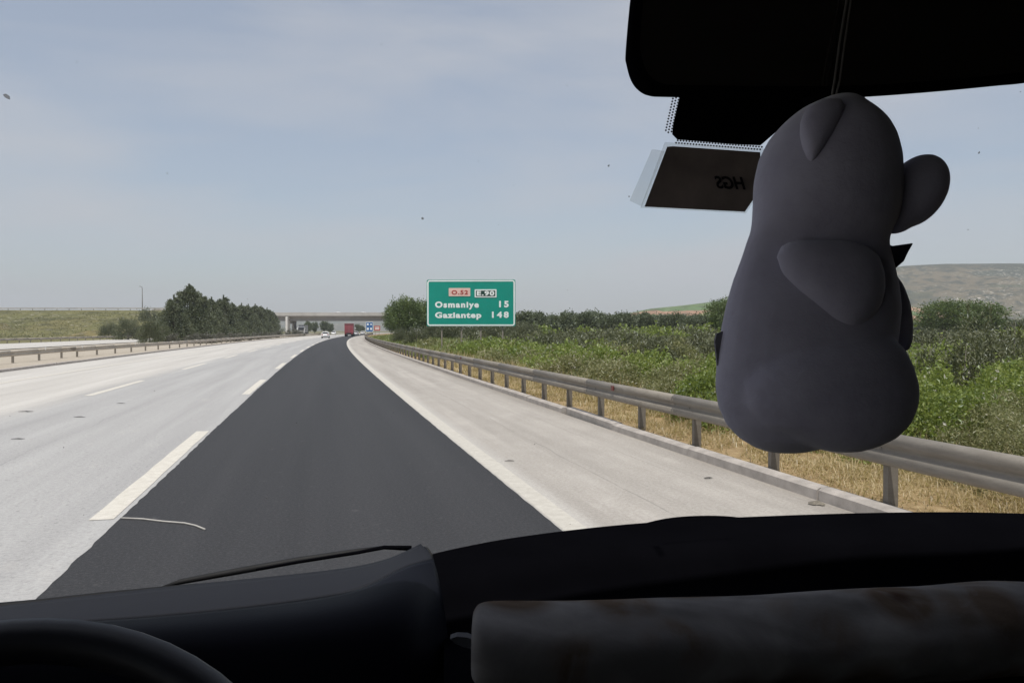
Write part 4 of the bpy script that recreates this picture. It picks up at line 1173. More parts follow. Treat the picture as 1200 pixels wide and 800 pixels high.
# ------------------------------------------------------------------ the vehicle around the camera
HD = math.atan(0.2437)                    # the road, and the van, head left of the camera axis
FW = Vector((-math.sin(HD), math.cos(HD), 0)); RT = Vector((math.cos(HD), math.sin(HD), 0)); UP = Vector((0, 0, 1))
CAM = Vector((0, 0, EYE))
def vp(a, d, z): return CAM + RT * a + FW * d + UP * z
def in_van(mb, name, m, par, smooth=False, bevel=0.0):
    off = Vector(par.location) + (Vector(par.parent.location) if par.parent else Vector((0, 0, 0)))
    return link(name, mb.mesh(name, smooth, bevel, off=off), M[m], par)
M['plastic_black'] = simple('black_dash_plastic', (0.0028, 0.0028, 0.0038), 0.7, 0, 0.0, 0.15, 8, 0.25, 400, 0.0006)
M['dash_blue'] = simple('slate_dash_plastic', (0.0045, 0.005, 0.0085), 0.5, 0, 0.05, 0.15, 5, 0.25, 400, 0.0006)
M['wheel_grip'] = simple('steering_wheel_grip', (0.010, 0.010, 0.013), 0.45, 0, 0.35, 0.1, 20, 0.2, 300, 0.0006)
M['rubber'] = simple('seal_rubber', (0.008, 0.008, 0.009), 0.7, 0, 0.3, 0.1, 20)
M['lining'] = simple('cabin_lining', (0.028, 0.027, 0.026), 0.9, 0, 0.2, 0.1, 6, 0.2, 200, 0.001)
M['dash_lit_dusty'] = simple('dusty_lit_dash_top', (0.017, 0.018, 0.023), 0.7, 0, 0.12, 0.12, 5, 0.25, 400, 0.0006)  # paler than the hood: dust plus light on the top, put into the colour
M['plush'] = None
VB = vp(0.25, 0.2, -1.35)
van = empty('van_cabin', VB, 0, 'dark van cabin seen from within: dashboard, steering wheel, mirror and windscreen', 'van')

AL, AR = -0.76, 1.26
# windscreen: one curved pane
def ws_pt(a, t, off=0.0):
    k = (a - 0.25) ** 2
    d0 = 1.20 - 0.12 * k; d1 = 0.56 - 0.10 * k
    return vp(a, d0 + (d1 - d0) * t + 0.03 * math.sin(PI * t) + off, -0.36 + 0.74 * t)
s = NT('windscreen_glass')
tr_ = s.n('BsdfTransparent'); tr_.inputs['Color'].default_value = (0.94, 0.955, 0.95, 1)
gl = s.n('BsdfGlossy'); gl.inputs['Roughness'].default_value = 0.02; gl.inputs['Color'].default_value = (0.5, 0.5, 0.5, 1)
fr = s.n('Fresnel'); fr.inputs['IOR'].default_value = 1.25
mx = s.n('MixShader'); s.l(fr.outputs[0], mx.inputs[0]); s.l(tr_.outputs[0], mx.inputs[1]); s.l(gl.outputs[0], mx.inputs[2])
s.l(mx.outputs[0], s.out.inputs['Surface'])
M['glass'] = s.m
nA, nT = 24, 12
V = []; F = []
for off in (0.0, 0.006):
    for i in range(nA + 1):
        for j in range(nT + 1): V.append(ws_pt(AL + (AR - AL) * i / nA, j / nT, off) - VB)
q = nT + 1
for i in range(nA):
    for j in range(nT): F.append((i * q + j, (i + 1) * q + j, (i + 1) * q + j + 1, i * q + j + 1))
# a single sheet of glass is enough: the outer face only
me = mesh_py('windscreen', V[:(nA + 1) * q], F, True); me.materials.append(M['glass'])
windscreen = link('windscreen', me, None, van)
# dust specks and insect marks on the glass
s = NT('windscreen_dirt'); t1 = s.n('BsdfTransparent'); d1 = s.n('BsdfTranslucent'); d1.inputs['Color'].default_value = (0.22, 0.21, 0.2, 1)
mm = s.n('MixShader'); mm.inputs[0].default_value = 0.55; s.l(t1.outputs[0], mm.inputs[1]); s.l(d1.outputs[0], mm.inputs[2]); s.l(mm.outputs[0], s.out.inputs['Surface']); M['speck'] = s.m
def ws_hit(px, py):
    """intersect the view ray with the pane"""
    o = CAM; d = (ray(px, py, 1.0) - CAM)
    best = None
    for i in range(1, 400):
        p = o + d * (0.4 + i * 0.003)
        rel = p - CAM; a = rel.dot(RT); dd = rel.dot(FW); z = rel.z
        t = (z + 0.36) / 0.74; k = (a - 0.25) ** 2
        dw = (1.20 - 0.12 * k) + ((0.56 - 0.10 * k) - (1.20 - 0.12 * k)) * t + 0.03 * math.sin(PI * t)
        if dd >= dw - 0.002: return p
    return o + d
def speck_mb(c, r, n=7):
    nrm = (FW * 0.74 + UP * 0.64).normalized(); e1 = RT; e2 = nrm.cross(RT).normalized()
    P = []
    for k in range(n):
        a = 2 * PI * k / n; rr = r * rk.uniform(0.6, 1.2); P.append(c + e1 * rr * math.cos(a) + e2 * rr * math.sin(a) * 1.1)
    return P
b = MB()
rs = random.Random(17)
for px, py, r in [(495, 256, 1.6), (8, 113, 3.0), (713, 194, 1.3), (737, 230, 1.1), (1147, 179, 1.3), (312, 583, 1.5)] + [(rs.uniform(0, 1200), rs.uniform(20, 640), rs.uniform(0.25, 0.5)) for _ in range(40)]:
    c = ws_hit(px, py); P = speck_mb(c, r * (c - CAM).length / FPX)
    b.prism(P, -(FW * 0.6 + UP * 0.5).normalized() * 0.0006)
o = in_van(b, 'dirt_specks', 'speck', windscreen)
o['kind'] = 'stuff'

# shell: roof, floor, sides with window openings, rear wall, pillars
def slab(name, P, t, m='lining'):
    b = MB(); b.prism(P, t); return in_van(b, name, m, van)
slab('roof', [vp(AL, 0.60, 0.38), vp(AR, 0.60, 0.38), vp(AR, -2.4, 0.38), vp(AL, -2.4, 0.38)], UP * 0.04)
slab('floor', [vp(AL, 1.3, -1.30), vp(AR, 1.3, -1.30), vp(AR, -2.4, -1.30), vp(AL, -2.4, -1.30)], UP * 0.03)
slab('rear_wall', [vp(AL, -2.4, -1.3), vp(AR, -2.4, -1.3), vp(AR, -2.4, 0.38), vp(AL, -2.4, 0.38)], FW * -0.04)
slab('firewall', [vp(AL, 1.28, -1.3), vp(AR, 1.28, -1.3), vp(AR, 1.28, -0.40), vp(AL, 1.28, -0.40)], FW * 0.04)
for sgn, A in ((-1, AL), (1, AR)):
    tv = RT * 0.04 * sgn
    slab('door_panel', [vp(A, 1.22, -1.3), vp(A, -2.4, -1.3), vp(A, -2.4, -0.42), vp(A, 1.22, -0.42)], tv)
    wb = -1.6 if sgn < 0 else 0.50        # unseen side glass sized for light: long on the left, blanked on the right
    slab('side_panel', [vp(A, wb, -0.42), vp(A, -2.4, -0.42), vp(A, -2.4, 0.38), vp(A, wb, 0.38)], tv)
    slab('roof_rail', [vp(A, 0.60, 0.30), vp(A, wb, 0.30), vp(A, wb, 0.38), vp(A, 0.60, 0.38)], tv)
    k = (A - 0.25) ** 2
    slab('pillar', [vp(A, 1.22 - 0.12 * k, -0.42), vp(A, 1.08 - 0.12 * k, -0.42), vp(A, 0.46 - 0.10 * k, 0.38), vp(A, 0.62 - 0.10 * k, 0.38)], tv)
    sg = MB().add([vp(A + 0.01 * sgn, 1.0, -0.42), vp(A + 0.01 * sgn, wb, -0.42), vp(A + 0.01 * sgn, wb, 0.30), vp(A + 0.01 * sgn, 0.5, 0.30)], [(0, 1, 2, 3)])
    in_van(sg, 'side_window', 'glass', van)

# dashboard: lofted rows of points, each (px, py, distance)
def loft(name, rows, m, par, smooth=True, sub=3, to_door=False):
    if to_door:     # carry the moulding on to the driver's door
        rows = [[(-560, 387 + (r[0][1] - 387) / 0.74, r[0][2] * 0.74)] + r for r in rows]
    pts = [[ray(*p) for p in r] for r in rows]
    k = len(pts[0]); V = [v - VB for r in pts for v in r]
    F = [(i * k + j, i * k + j + 1, (i + 1) * k + j + 1, (i + 1) * k + j) for i in range(len(pts) - 1) for j in range(k - 1)]
    me = mesh_py(name, V, F, smooth); me.materials.append(M[m])
    o = link(name, me, None, par)
    if sub:
        md = o.modifiers.new('smooth', 'SUBSURF'); md.levels = sub; md.render_levels = sub; md.boundary_smooth = 'PRESERVE_CORNERS'
    sd = o.modifiers.new('thick', 'SOLIDIFY'); sd.thickness = 0.004; sd.offset = -1
    return o
hood = loft('hood_top', [
    [(-90, 727, 0.84), (0, 713, 0.87), (100, 702, 0.89), (195, 691, 0.92), (330, 678, 0.95), (430, 667, 0.97), (470, 653, 0.99), (494, 640, 1.0)],
    [(-90, 738, 0.80), (0, 726, 0.82), (100, 720, 0.83), (195, 712, 0.85), (330, 697, 0.88), (425, 683, 0.90), (466, 664, 0.94), (503, 650, 0.97)],
    [(-90, 746, 0.77), (0, 735, 0.79), (100, 733, 0.80), (195, 726, 0.82), (330, 712, 0.845), (430, 697, 0.86), (467, 668, 0.91), (507, 658, 0.95)]], 'dash_lit_dusty', van, True, 2, True)
loft('instrument_hood', [
    [(-90, 746, 0.77), (0, 735, 0.79), (100, 733, 0.80), (195, 726, 0.82), (330, 712, 0.845), (430, 697, 0.86), (467, 668, 0.91), (507, 658, 0.95)],
    [(-90, 762, 0.735), (0, 752, 0.75), (100, 750, 0.76), (195, 745, 0.77), (330, 732, 0.785), (440, 716, 0.80), (484, 690, 0.84), (514, 690, 0.90)],
    [(-90, 800, 0.725), (0, 792, 0.735), (100, 790, 0.745), (195, 786, 0.755), (330, 776, 0.765), (440, 764, 0.775), (494, 745, 0.80), (521, 745, 0.86)],
    [(-90, 900, 0.72), (0, 900, 0.73), (100, 900, 0.735), (195, 900, 0.74), (330, 900, 0.75), (440, 900, 0.76), (506, 880, 0.78), (533, 860, 0.84)],
    [(-90, 1050, 0.72), (0, 1050, 0.73), (100, 1050, 0.735), (195, 1050, 0.74), (330, 1050, 0.75), (440, 1050, 0.76), (512, 1050, 0.78), (540, 1050, 0.86)]], 'dash_blue', van, True, 3, True)
loft('hood_side', [[(497, 640, 1.0), (501, 643, 0.99), (507, 658, 0.95), (514, 690, 0.90), (521, 745, 0.86), (533, 860, 0.84), (540, 1050, 0.86)],
                   [(500, 640, 1.04), (504, 643, 1.035), (511, 658, 1.03), (518, 690, 1.02), (525, 745, 1.0), (537, 860, 0.98), (546, 1050, 0.98)]], 'dash_blue', van, True, 2)
cr_ = [(480, 660, 1.04), (510, 651, 1.05), (560, 640.5, 1.06), (600, 633, 1.065), (700, 620, 1.08), (800, 612, 1.10), (900, 607.5, 1.12), (1000, 604, 1.14), (1090, 602.5, 1.17), (1160, 603, 1.19), (1250, 606, 1.21), (1430, 616, 1.24)]
loft('dashboard', [cr_,
                   [(x, y + 2, d - 0.012) for x, y, d in cr_],
                   [(x, y + 22, d - 0.10) for x, y, d in cr_],
                   [(x, y + 44, d - 0.13) for x, y, d in cr_],
                   [(x, y + 110, d - 0.15) for x, y, d in cr_],
                   [(x, y + 230, d - 0.36) for x, y, d in cr_],
                   [(x, y + 420, d - 0.40) for x, y, d in cr_]], 'plastic_black', van)
# low grille dome beyond the dash
loft('demister_vent', [[(735, 622, 1.13), (770, 611, 1.135), (800, 607, 1.14), (840, 606, 1.145), (870, 608.5, 1.15), (890, 614, 1.155)],
                       [(735, 640, 1.09), (770, 632, 1.095), (800, 628, 1.10), (840, 626, 1.105), (870, 628, 1.11), (890, 632, 1.115)]], 'plastic_black', van, True, 2)
# lower edge seal of the windscreen
b = MB(); b.tube([ray(-60, 720, 0.90), ray(0, 711.5, 0.92), ray(50, 707, 0.93), ray(120, 699, 0.945), ray(200, 690, 0.96), ray(300, 680, 0.98), ray(420, 667, 1.0), ray(450, 661, 1.01)], [0.006, 0.006, 0.006, 0.006, 0.0045, 0.002, 0.002, 0.002], 8)
in_van(b, 'windscreen_seal', 'rubber', van, True)
# cowl panel outside, below the wiper
loft('cowl_panel', [[(180, 691, 1.10), (300, 672, 1.14), (400, 655, 1.16), (520, 634.5, 1.18)], [(180, 760, 0.95), (300, 740, 0.99), (400, 720, 1.02), (520, 690, 1.05)]], 'dash_blue', van, True, 1) if False else None
# wiper: arm and blade outside the glass
wiper = empty('wiper', (0, 0, 0)); wiper.parent = van
b = MB(); b.tube([ray(190, 687.5, 1.10), ray(212, 681, 1.11), ray(280, 668.5, 1.13), ray(350, 656, 1.15), ray(420, 645.5, 1.17), ray(452, 640.5, 1.185)], [0.0015, 0.004, 0.005, 0.005, 0.0045, 0.0025], 6)
in_van(b, 'wiper_blade', 'rubber', wiper, True)
b = MB(); b.tube([ray(300, 667, 1.13), ray(350, 658, 1.145), ray(420, 647, 1.165), ray(450, 641, 1.18), ray(482, 642, 1.19)], [0.0015, 0.002, 0.0025, 0.003, 0.004], 6)
in_van(b, 'wiper_arm', 'plastic_black', wiper, True)
# steering wheel
sw = empty('steering_wheel', ray(-75, 1190, 0.46) - VB); sw.parent = van
nrm = (-FW * 0.80 + UP * 0.60).normalized(); e1 = RT; e2 = nrm.cross(e1).normalized()
R_ = 0.212; V = []; F = []; nu, nv = 64, 12
for i in range(nu):
    a = 2 * PI * i / nu; c = e1 * math.cos(a) * R_ + e2 * math.sin(a) * R_; rad = c.normalized()
    for j in range(nv):
        g = 2 * PI * j / nv; V.append(c + rad * 0.0165 * math.cos(g) + nrm * 0.0165 * math.sin(g))
for i in range(nu):
    for j in range(nv): F.append((i * nv + j, ((i + 1) % nu) * nv + j, ((i + 1) % nu) * nv + (j + 1) % nv, i * nv + (j + 1) % nv))
me = mesh_py('rim', V, F, True); me.materials.append(M['wheel_grip']); link('rim', me, None, sw)
b = MB(); b.tube([nrm * -0.05, nrm * -0.01], [0.085, 0.07], 20); link('hub', b.mesh('hub', True), M['plastic_black'], sw)
for a in (0, PI, -PI / 2):
    dv_ = e1 * math.cos(a) + e2 * math.sin(a); b = MB(); b.tube([dv_ * 0.06 - nrm * 0.02, dv_ * 0.13 - nrm * 0.01, dv_ * (R_ - 0.005)], [0.028, 0.018, 0.015], 8); link('spoke', b.mesh('spoke', True), M['plastic_black'], sw)
# rear-view mirror
mir = empty('rear_view_mirror', (0, 0, 0)); mir.parent = van
m_out = [(737.5, 50), (738.5, 66), (744, 85), (753, 97), (766, 103.5), (790, 105), (900, 106.5), (1010, 105.5), (1100, 99.5), (1180, 92), (1230, 86), (1258, 70), (1268, 40), (1266, -60), (1255, -82), (1230, -92), (1000, -92), (800, -84), (768, -78), (752, -60), (744, -20)]
def smooth_loop(P, k=4):
    out = []
    for i in range(len(P)):
        p0, p1, p2, p3 = (np.array(P[(i + q) % len(P)], float) for q in (-1, 0, 1, 2))
        for t in np.arange(k) / k:
            out.append(tuple(0.5 * (2 * p1 + (p2 - p0) * t + (2 * p0 - 5 * p1 + 4 * p2 - p3) * t * t + (3 * p1 - p0 - 3 * p2 + p3) * t ** 3)))
    return out
m_out = smooth_loop(m_out)
MC = ray(1000, 10, 0.50)
b = MB(); ring0 = [ray(x, y, 0.485) for x, y in m_out]
def toward(p, c, f): return c + (p - c) * f
layers = [[toward(p, MC, 0.985) for p in ring0], [p + Vector((0, 0.004, 0)) for p in ring0], [p + Vector((0, 0.016, 0)) for p in ring0], [toward(p, MC, 0.86) + Vector((0, 0.035, 0)) for p in ring0], [toward(p, MC, 0.5) + Vector((0, 0.045, 0)) for p in ring0]]
n = len(ring0); V = [v for l in layers for v in l]; F = [tuple(range(n))]
for i in range(len(layers) - 1):
    for k in range(n): F.append((i * n + k, i * n + (k + 1) % n, (i + 1) * n + (k + 1) % n, (i + 1) * n + k))
F.append(tuple((len(layers) - 1) * n + k for k in range(n)))
in_van(MB().add(V, F), 'mirror_housing', 'plastic_black', mir, True)
s = NT('mirror_silver'); s.bsdf((0.32, 0.30, 0.29), s.rng(s.noise(s.pos(), 30, 4), 0.3, 0.7, 0.05, 0.16), 1.0); M['mirror'] = s.m
mg = [toward(p, MC, 0.955) + Vector((0, -0.0015, 0)) for p in ring0]
in_van(MB().add(mg, [tuple(range(n))]), 'mirror_glass', 'mirror', mir)
b = MB(); b.tube([ray(985, -10, 0.52), ray(975, 60, 0.56), ray(965, 100, 0.62), ray(960, 110, 0.70)], [0.012, 0.012, 0.014, 0.02], 10); in_van(b, 'mirror_arm', 'plastic_black', mir, True)
# sensor cover on the glass behind the mirror
sc_out = [(800, 100), (797, 115), (790, 145), (789, 156), (795, 162), (860, 167.5), (893, 169), (915, 150), (960, 120), (1008, 125), (1014, 118), (1012, 95), (1006, 85), (900, 85), (830, 90)]
b = MB(); b.prism([ray(x, y, 0.70) for x, y in sc_out], Vector((0, 0.005, 0.0))); in_van(b, 'sensor_cover', 'plastic_black', van)
# dotted ceramic band round the cover, printed on the glass
M['frit'] = simple('frit_dots', (0.03, 0.03, 0.032), 0.8, 0, 0.2, 0.1, 20)
b = MB()
def dots(P0, P1, nrow, ncol, wpx, sd=1):
    x0, y0 = P0; x1, y1 = P1
    L = math.hypot(x1 - x0, y1 - y0); nx_, ny_ = -(y1 - y0) / L, (x1 - x0) / L
    for i in range(ncol):
        for j in range(nrow):
            t = (i + 0.5 * (j % 2)) / ncol; q = sd * (1.8 + j * wpx)
            px, py = x0 + (x1 - x0) * t + nx_ * q, y0 + (y1 - y0) * t + ny_ * q
            c = ws_hit(px, py); c = c + (CAM - c).normalized() * 0.004; r = 1.15 * (c - CAM).length / FPX
            b.prism([c + Vector((r * math.cos(2 * PI * k / 6), 0, r * math.sin(2 * PI * k / 6))) for k in range(6)], Vector((0, 0.0004, 0)))
dots((800, 104), (788, 158), 3, 16, 3.4)
dots((893, 170.5), (791, 162.5), 2, 30, 3.0, -1)
o = in_van(b, 'frit_dots', 'frit', windscreen); o['kind'] = 'stuff'

# ---- things inside the cabin
# plastic sleeve with a card, stuck to the glass
sleeve_loc = ray(822, 207, 0.69)
card = empty('toll_card', sleeve_loc, 0, 'dark toll card in a clear plastic sleeve on the windscreen under the mirror', 'card')
s = NT('clear_sleeve'); t1 = s.n('BsdfTransparent'); t1.inputs['Color'].default_value = (0.93, 0.93, 0.92, 1)
g1 = s.n('BsdfGlossy'); g1.inputs['Roughness'].default_value = 0.12; d1 = s.n('BsdfTranslucent'); d1.inputs['Color'].default_value = (0.7, 0.7, 0.7, 1)
mm = s.n('MixShader'); mm.inputs[0].default_value = 0.045; s.l(t1.outputs[0], mm.inputs[1]); s.l(d1.outputs[0], mm.inputs[2])
m3 = s.n('MixShader'); m3.inputs[0].default_value = 0.02; s.l(mm.outputs[0], m3.inputs[1]); s.l(g1.outputs[0], m3.inputs[2]); s.l(m3.outputs[0], s.out.inputs['Surface']); M['sleeve'] = s.m
M['card'] = simple('brown_card', (0.19, 0.155, 0.135), 0.6, 0, 0.3, 0.3, 25)
M['card_ink'] = simple('black_ink', (0.006, 0.006, 0.008), 0.7, 0, 0.2, 0.1, 25)
def slant(P, y, t): 
    b = MB(); b.prism([ray(px, py, y) for px, py in P], Vector((0, t, 0))); return b
link('sleeve', slant([(779, 166.5), (896, 174.5), (893, 222), (874, 250), (750.5, 243.5)], 0.696, 0.0008).mesh('sleeve', off=sleeve_loc), M['sleeve'], card)
link('sleeve_flap', slant([(764, 175), (779, 177), (752, 242), (738, 235)], 0.697, 0.0006).mesh('sleeve_flap', off=sleeve_loc), M['sleeve'], card)
link('card_sheet', slant([(782, 172), (789, 171.5), (891, 178.5), (891, 222), (873, 248), (755.5, 242)], 0.690, 0.0012).mesh('card_sheet', off=sleeve_loc), M['card'], card)
tm = text_mesh('lettering', 'HGS', 1.0, 0.03, 1.0, 0.35, 0.0)
co = np.empty(len(tm.vertices) * 3); tm.vertices.foreach_get('co', co); co = co.reshape(-1, 3); lo, hi = co.min(0), co.max(0)
out = []
for x, y, z in co:
    fx = 1 - (x - lo[0]) / (hi[0] - lo[0]); fy = (y - lo[1]) / (hi[1] - lo[1])   # seen from behind: mirrored
    out.append(ray(837 + fx * 37 , 221 - fy * 15 + fx * 1.5, 0.6885) - sleeve_loc)
tm.vertices.foreach_set('co', np.array([tuple(v) for v in out]).ravel()); tm.update()
link('lettering', tm, M['card_ink'], card)

# plush toy hanging from the mirror by a cord
TY = 0.47; TP = TY / FPX
TC = ray(960, 330, TY)
toy = empty('plush_toy', TC, 0, 'grey plush animal in a small scarf hanging by a cord below the mirror', 'plush toy')
def tpt(px, py, dz=0.0): return ray(px, py, TY + dz * TP) - TC
def ell(mb, px, py, rx, ry, rz_, rot=0.0, dz=0.0, nu=28, nv=18):
    c = tpt(px, py, dz); ca, sa = math.cos(rot), math.sin(rot); V = []; F = []
    for j in range(nv + 1):
        th = PI * j / nv
        for i in range(nu):
            ph = 2 * PI * i / nu
            x, y, z = rx * math.sin(th) * math.cos(ph), rz_ * math.sin(th) * math.sin(ph), ry * math.cos(th)
            V.append(c + Vector(((x * ca + z * sa) * TP, y * TP, (-x * sa + z * ca) * TP)))
    for j in range(nv):
        for i in range(nu): F.append((j * nu + i, j * nu + (i + 1) % nu, (j + 1) * nu + (i + 1) % nu, (j + 1) * nu + i))
    mb.add(V, F)
def skin_obj(name, mb, vox=0.0022, it=14, parent=None):
    me = mesh_py(name, mb.V, mb.F, True)
    o = link(name, me, M['plush'], parent)
    r = o.modifiers.new('skin', 'REMESH'); r.mode = 'VOXEL'; r.voxel_size = vox; r.use_smooth_shade = True
    sm = o.modifiers.new('soft', 'SMOOTH'); sm.iterations = it; sm.factor = 0.5
    return o
s = NT('grey_plush'); v = s.coord('Object')
n1 = s.noise(v, 35, 4, 0.6); n2 = s.noise(v, 900, 2, 0.6)
col = s.mix(s.rng(n1, 0.3, 0.7), (0.33, 0.315, 0.40), (0.40, 0.385, 0.475))
nm1 = s.bump(n1, 0.22, 0.006); bp2 = s.n('Bump'); bp2.inputs['Strength'].default_value = 0.25; bp2.inputs['Distance'].default_value = 0.0006; s.l(n2, bp2.inputs['Height']); s.l(nm1, bp2.inputs['Normal'])
s.bsdf(col, 0.95, 0, 0.15, bp2.outputs['Normal'], Sheen_Weight=0.35, Sheen_Roughness=0.5); M['plush'] = s.m
M['tag_cloth'] = simple('tag_cloth', (0.16, 0.155, 0.18), 0.9, 0, 0.2, 0.1, 60)
M['scarf'] = simple('dark_scarf', (0.030, 0.028, 0.045), 0.9, 0, 0.2, 0.2, 60, 0.3, 500, 0.0006)
def rings(mb, rows, dz=0.0, n=28):
    """stacked elliptical rings: (row, left, right, half depth), closed at both ends; all in photo pixels at the toy's distance"""
    V = []; F = []
    for (py, xl, xr, dp) in rows:
        c = (xl + xr) / 2; w = (xr - xl) / 2
        for k in range(n):
            a = 2 * PI * k / n; V.append(tpt(c + w * math.cos(a), py, dz) + Vector((0, dp * math.sin(a) * TP, 0)))
    for i in range(len(rows) - 1):
        for k in range(n): F.append((i * n + k, i * n + (k + 1) % n, (i + 1) * n + (k + 1) % n, (i + 1) * n + k))
    F.append(tuple(range(n))); F.append(tuple((len(rows) - 1) * n + k for k in range(n)))
    mb.add(V, F)
b = MB()
rings(b, [(111.5, 979, 993, 8), (114, 970, 1000, 20), (119, 958, 1006, 34), (127, 940, 1015, 46), (136, 928, 1027, 54), (146, 917, 1037, 60), (162, 903, 1046, 66), (185, 891, 1052, 70), (213, 885, 1053, 71), (240, 884, 1052, 70), (258, 883, 1048, 64),
          (272, 880, 1042, 52), (284, 875, 1040, 44), (300, 870, 1044, 48), (330, 859, 1050, 58), (360, 851, 1053, 66), (390, 845, 1050, 68), (420, 841, 1045, 70), (450, 839, 1040, 70), (475, 842, 1030, 66), (498, 852, 1010, 58), (513, 866, 985, 46), (524, 884, 962, 30), (530, 902, 942, 12)])
rings(b, [(391, 985, 1024, 16), (397, 950, 1046, 30), (410, 905, 1060, 40), (430, 880, 1069, 48), (452, 870, 1075, 52), (474, 872, 1074, 52), (496, 888, 1065, 46), (512, 925, 1049, 36), (522, 950, 1028, 26), (529, 970, 1008, 12)], -38)
body = skin_obj('body', b, 0.0022, 8, toy)
b = MB(); ell(b, 1073, 224, 33, 47, 34, 0.55, 10); ell(b, 1052, 236, 30, 40, 30, 0.3, 10); ell(b, 1092, 205, 15, 20, 20, 0.5, 8)
skin_obj('muzzle', b, 0.002, 8, toy)
b = MB(); rings(b, [(282, 930, 990, 10), (287, 916, 1014, 18), (300, 910, 1030, 26), (320, 917, 1036, 30), (340, 931, 1036, 32), (358, 945, 1031, 30), (372, 958, 1021, 26), (382, 970, 1008, 17), (387, 980, 998, 8)], -48)
skin_obj('arm', b, 0.002, 5, toy)
b = MB(); rings(b, [(322, 1034, 1050, 10), (335, 1028, 1057, 20), (355, 1028, 1064, 24), (378, 1034, 1067, 24), (398, 1040, 1067, 20), (412, 1048, 1064, 10)], 24)
skin_obj('arm', b, 0.002, 5, toy)
b = MB(); rings(b, [(116, 962, 986, 6), (126, 945, 990, 12), (142, 938, 984, 15), (158, 938, 976, 16), (174, 941, 966, 14), (186, 944, 957, 10), (193, 947, 952, 4)], -55)
skin_obj('ear', b, 0.0014, 3, toy)
b = MB(); b.prism([tpt(1028, 278, -10), tpt(1046, 288, -14), tpt(1071, 284.5, -4), tpt(1064, 297, -2), tpt(1060, 306, 0), tpt(1046, 318, 4), tpt(1030, 330, 6), tpt(1022, 300, -4)], Vector((0, 0.006, 0)))
link('scarf_knot', b.mesh('scarf_knot', True, 0.001), M['scarf'], toy)
b = MB(); b.prism([tpt(852, 386, -4), tpt(840, 391, -4), tpt(838, 400, -3), tpt(841, 428, -2), tpt(850, 434, 0), tpt(856, 410, 0)], Vector((0, 0.003, 0)))
link('cloth_tag', b.mesh('cloth_tag'), M['tag_cloth'], toy)
M['thread'] = simple('grey_thread', (0.10, 0.095, 0.09), 0.8, 0, 0.3, 0.1, 100)
b = MB(); b.tube([ray(974, 118, 0.472) - TC, ray(978, 95, 0.474) - TC, ray(984, 50, 0.476) - TC, ray(992, 2, 0.478) - TC, ray(998, -60, 0.482) - TC, ray(999, -90, 0.488) - TC], 0.0007, 6)
b.tube([ray(978, 118, 0.472) - TC, ray(984, 95, 0.474) - TC, ray(990, 50, 0.476) - TC, ray(997, 2, 0.478) - TC, ray(1003, -60, 0.482) - TC, ray(1004, -90, 0.488) - TC], 0.0006, 6)
link('hanging_cord', b.mesh('hanging_cord', True), M['thread'], toy)

# rolled patterned cloth lying along the dash shelf
s = NT('faded_floral_cloth'); v = s.coord('Object')
vo = s.n('TexVoronoi'); vo.inputs['Scale'].default_value = 15; s.l(v, vo.inputs['Vector'])
n0 = s.noise(v, 14, 4, 0.6, 0.8); wv = s.noise(v, 260, 2, 0.6)
col = s.mix(s.rng(n0, 0.35, 0.65), (0.13, 0.123, 0.122), (0.185, 0.175, 0.17))
col = s.mix(s.math('MULTIPLY', s.rng(vo.outputs['Distance'], 0.35, 0.60, 1, 0), s.rng(n0, 0.36, 0.52)), col, (0.095, 0.072, 0.056))
col = s.mix(s.math('MULTIPLY', s.rng(vo.outputs['Distance'], 0.08, 0.2, 1, 0), 0.8), col, (0.050, 0.030, 0.022))
nf = s.noise(s.coord('Object', (3.0, 8.0, 8.0)), 2.2, 2, 0.45, 0.2); b0 = s.bump(nf, 0.55, 0.03); b1 = s.n('Bump'); b1.inputs['Strength'].default_value = 0.3; b1.inputs['Distance'].default_value = 0.001; s.l(wv, b1.inputs['Height']); s.l(b0, b1.inputs['Normal'])
s.bsdf(col, 0.95, 0, 0.0, b1.outputs['Normal']); M['floral'] = s.m
cl0 = ray(880, 760, 0.66)
def cloth_ring(px, py, d, ry, rd):
    c = ray(px, py, d); P = []
    for k in range(20):
        a = 2 * PI * k / 20; fz = math.cos(a); fy = math.sin(a)
        wob = 1 + 0.11 * mnoise.noise(Vector((px * 0.011, k * 0.42, 2))) + 0.05 * mnoise.noise(Vector((px * 0.04, k * 0.9, 7)))
        P.append(c + Vector((0, fy * rd * wob, fz * ry * wob)) - cl0)
    return P
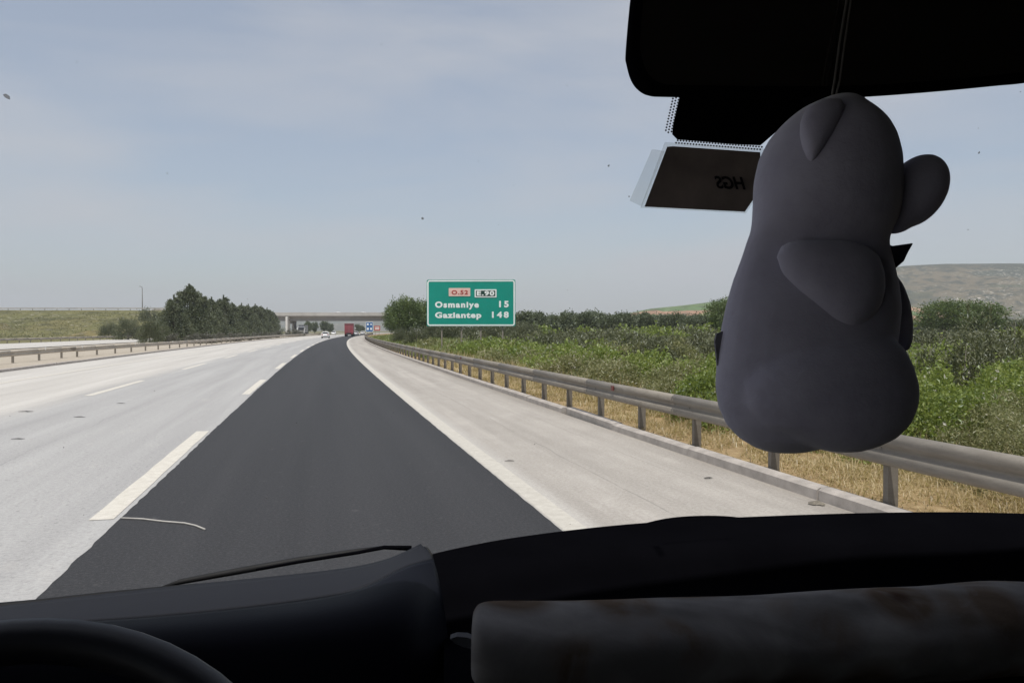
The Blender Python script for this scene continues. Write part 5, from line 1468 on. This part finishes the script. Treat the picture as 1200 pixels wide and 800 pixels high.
secs = [(554, 754, 0.62, 0.022, 0.03), (558, 754, 0.62, 0.029, 0.04), (580, 757, 0.625, 0.032, 0.045), (640, 757, 0.64, 0.034, 0.05), (720, 756, 0.655, 0.035, 0.05), (800, 754, 0.67, 0.036, 0.05), (880, 751, 0.685, 0.037, 0.05), (960, 747, 0.70, 0.038, 0.05), (1040, 743, 0.715, 0.039, 0.052), (1110, 739, 0.73, 0.040, 0.052), (1170, 732, 0.745, 0.041, 0.054), (1215, 734, 0.755, 0.042, 0.054), (1300, 734, 0.77, 0.04, 0.05), (1330, 734, 0.775, 0.02, 0.03)]
V = []; F = []
for sct in secs: V += cloth_ring(*sct)
for i in range(len(secs) - 1):
    for k in range(20): F.append((i * 20 + k, i * 20 + (k + 1) % 20, (i + 1) * 20 + (k + 1) % 20, (i + 1) * 20 + k))
F.append(tuple(range(20))); F.append(tuple((len(secs) - 1) * 20 + k for k in range(20)))
cme = mesh_py('rolled_cloth', V, F, True); cme.materials.append(M['floral'])
cloth = link('rolled_cloth', cme, None, None, cl0)
sbm = cloth.modifiers.new('soft', 'SUBSURF'); sbm.levels = 2; sbm.render_levels = 2
tag(cloth, 'rolled cloth with a faded floral print lying along the dark dashboard', 'cloth')
# shelf below it
loft('dash_shelf', [[(520, 745, 0.90), (800, 745, 0.90), (1300, 745, 0.92)], [(520, 830, 0.56), (800, 830, 0.58), (1330, 830, 0.62)], [(520, 1000, 0.54), (800, 1000, 0.56), (1330, 1000, 0.60)]], 'plastic_black', van, True, 1)
M['paper'] = simple('crumpled_paper', (0.05, 0.05, 0.056), 0.8, 0, 0.3, 0.1, 30)
pl = ray(545, 756, 0.70)
b = MB(); P = [(527, 748), (535, 745.5), (548, 746), (556, 750), (561, 757), (554, 760), (543, 758), (533, 754)]
b.prism([ray(x, y, 0.70 - 0.002 * (i % 2)) - pl for i, (x, y) in enumerate(P)], Vector((0, 0.008, 0.001)))
tag(link('paper_scrap', b.mesh('paper_scrap', False, 0.0006), M['paper'], None, pl), 'small crumpled scrap of pale paper beside the end of the rolled cloth', 'paper')

# ------------------------------------------------------------------ haze
hz = MB(); hz.box((0, 0, 92), (9600, 9600, 216)); 
s = NT('haze_air'); pv = s.n('VolumePrincipled'); pv.inputs['Color'].default_value = HAZE_COLOR; pv.inputs['Density'].default_value = HAZE_DENSITY
pv.inputs['Anisotropy'].default_value = 0.0
s.l(pv.outputs[0], s.out.inputs['Volume'])
hme = hz.mesh('haze'); hme.materials.append(s.m)
tag(link('haze', hme), kind='stuff')
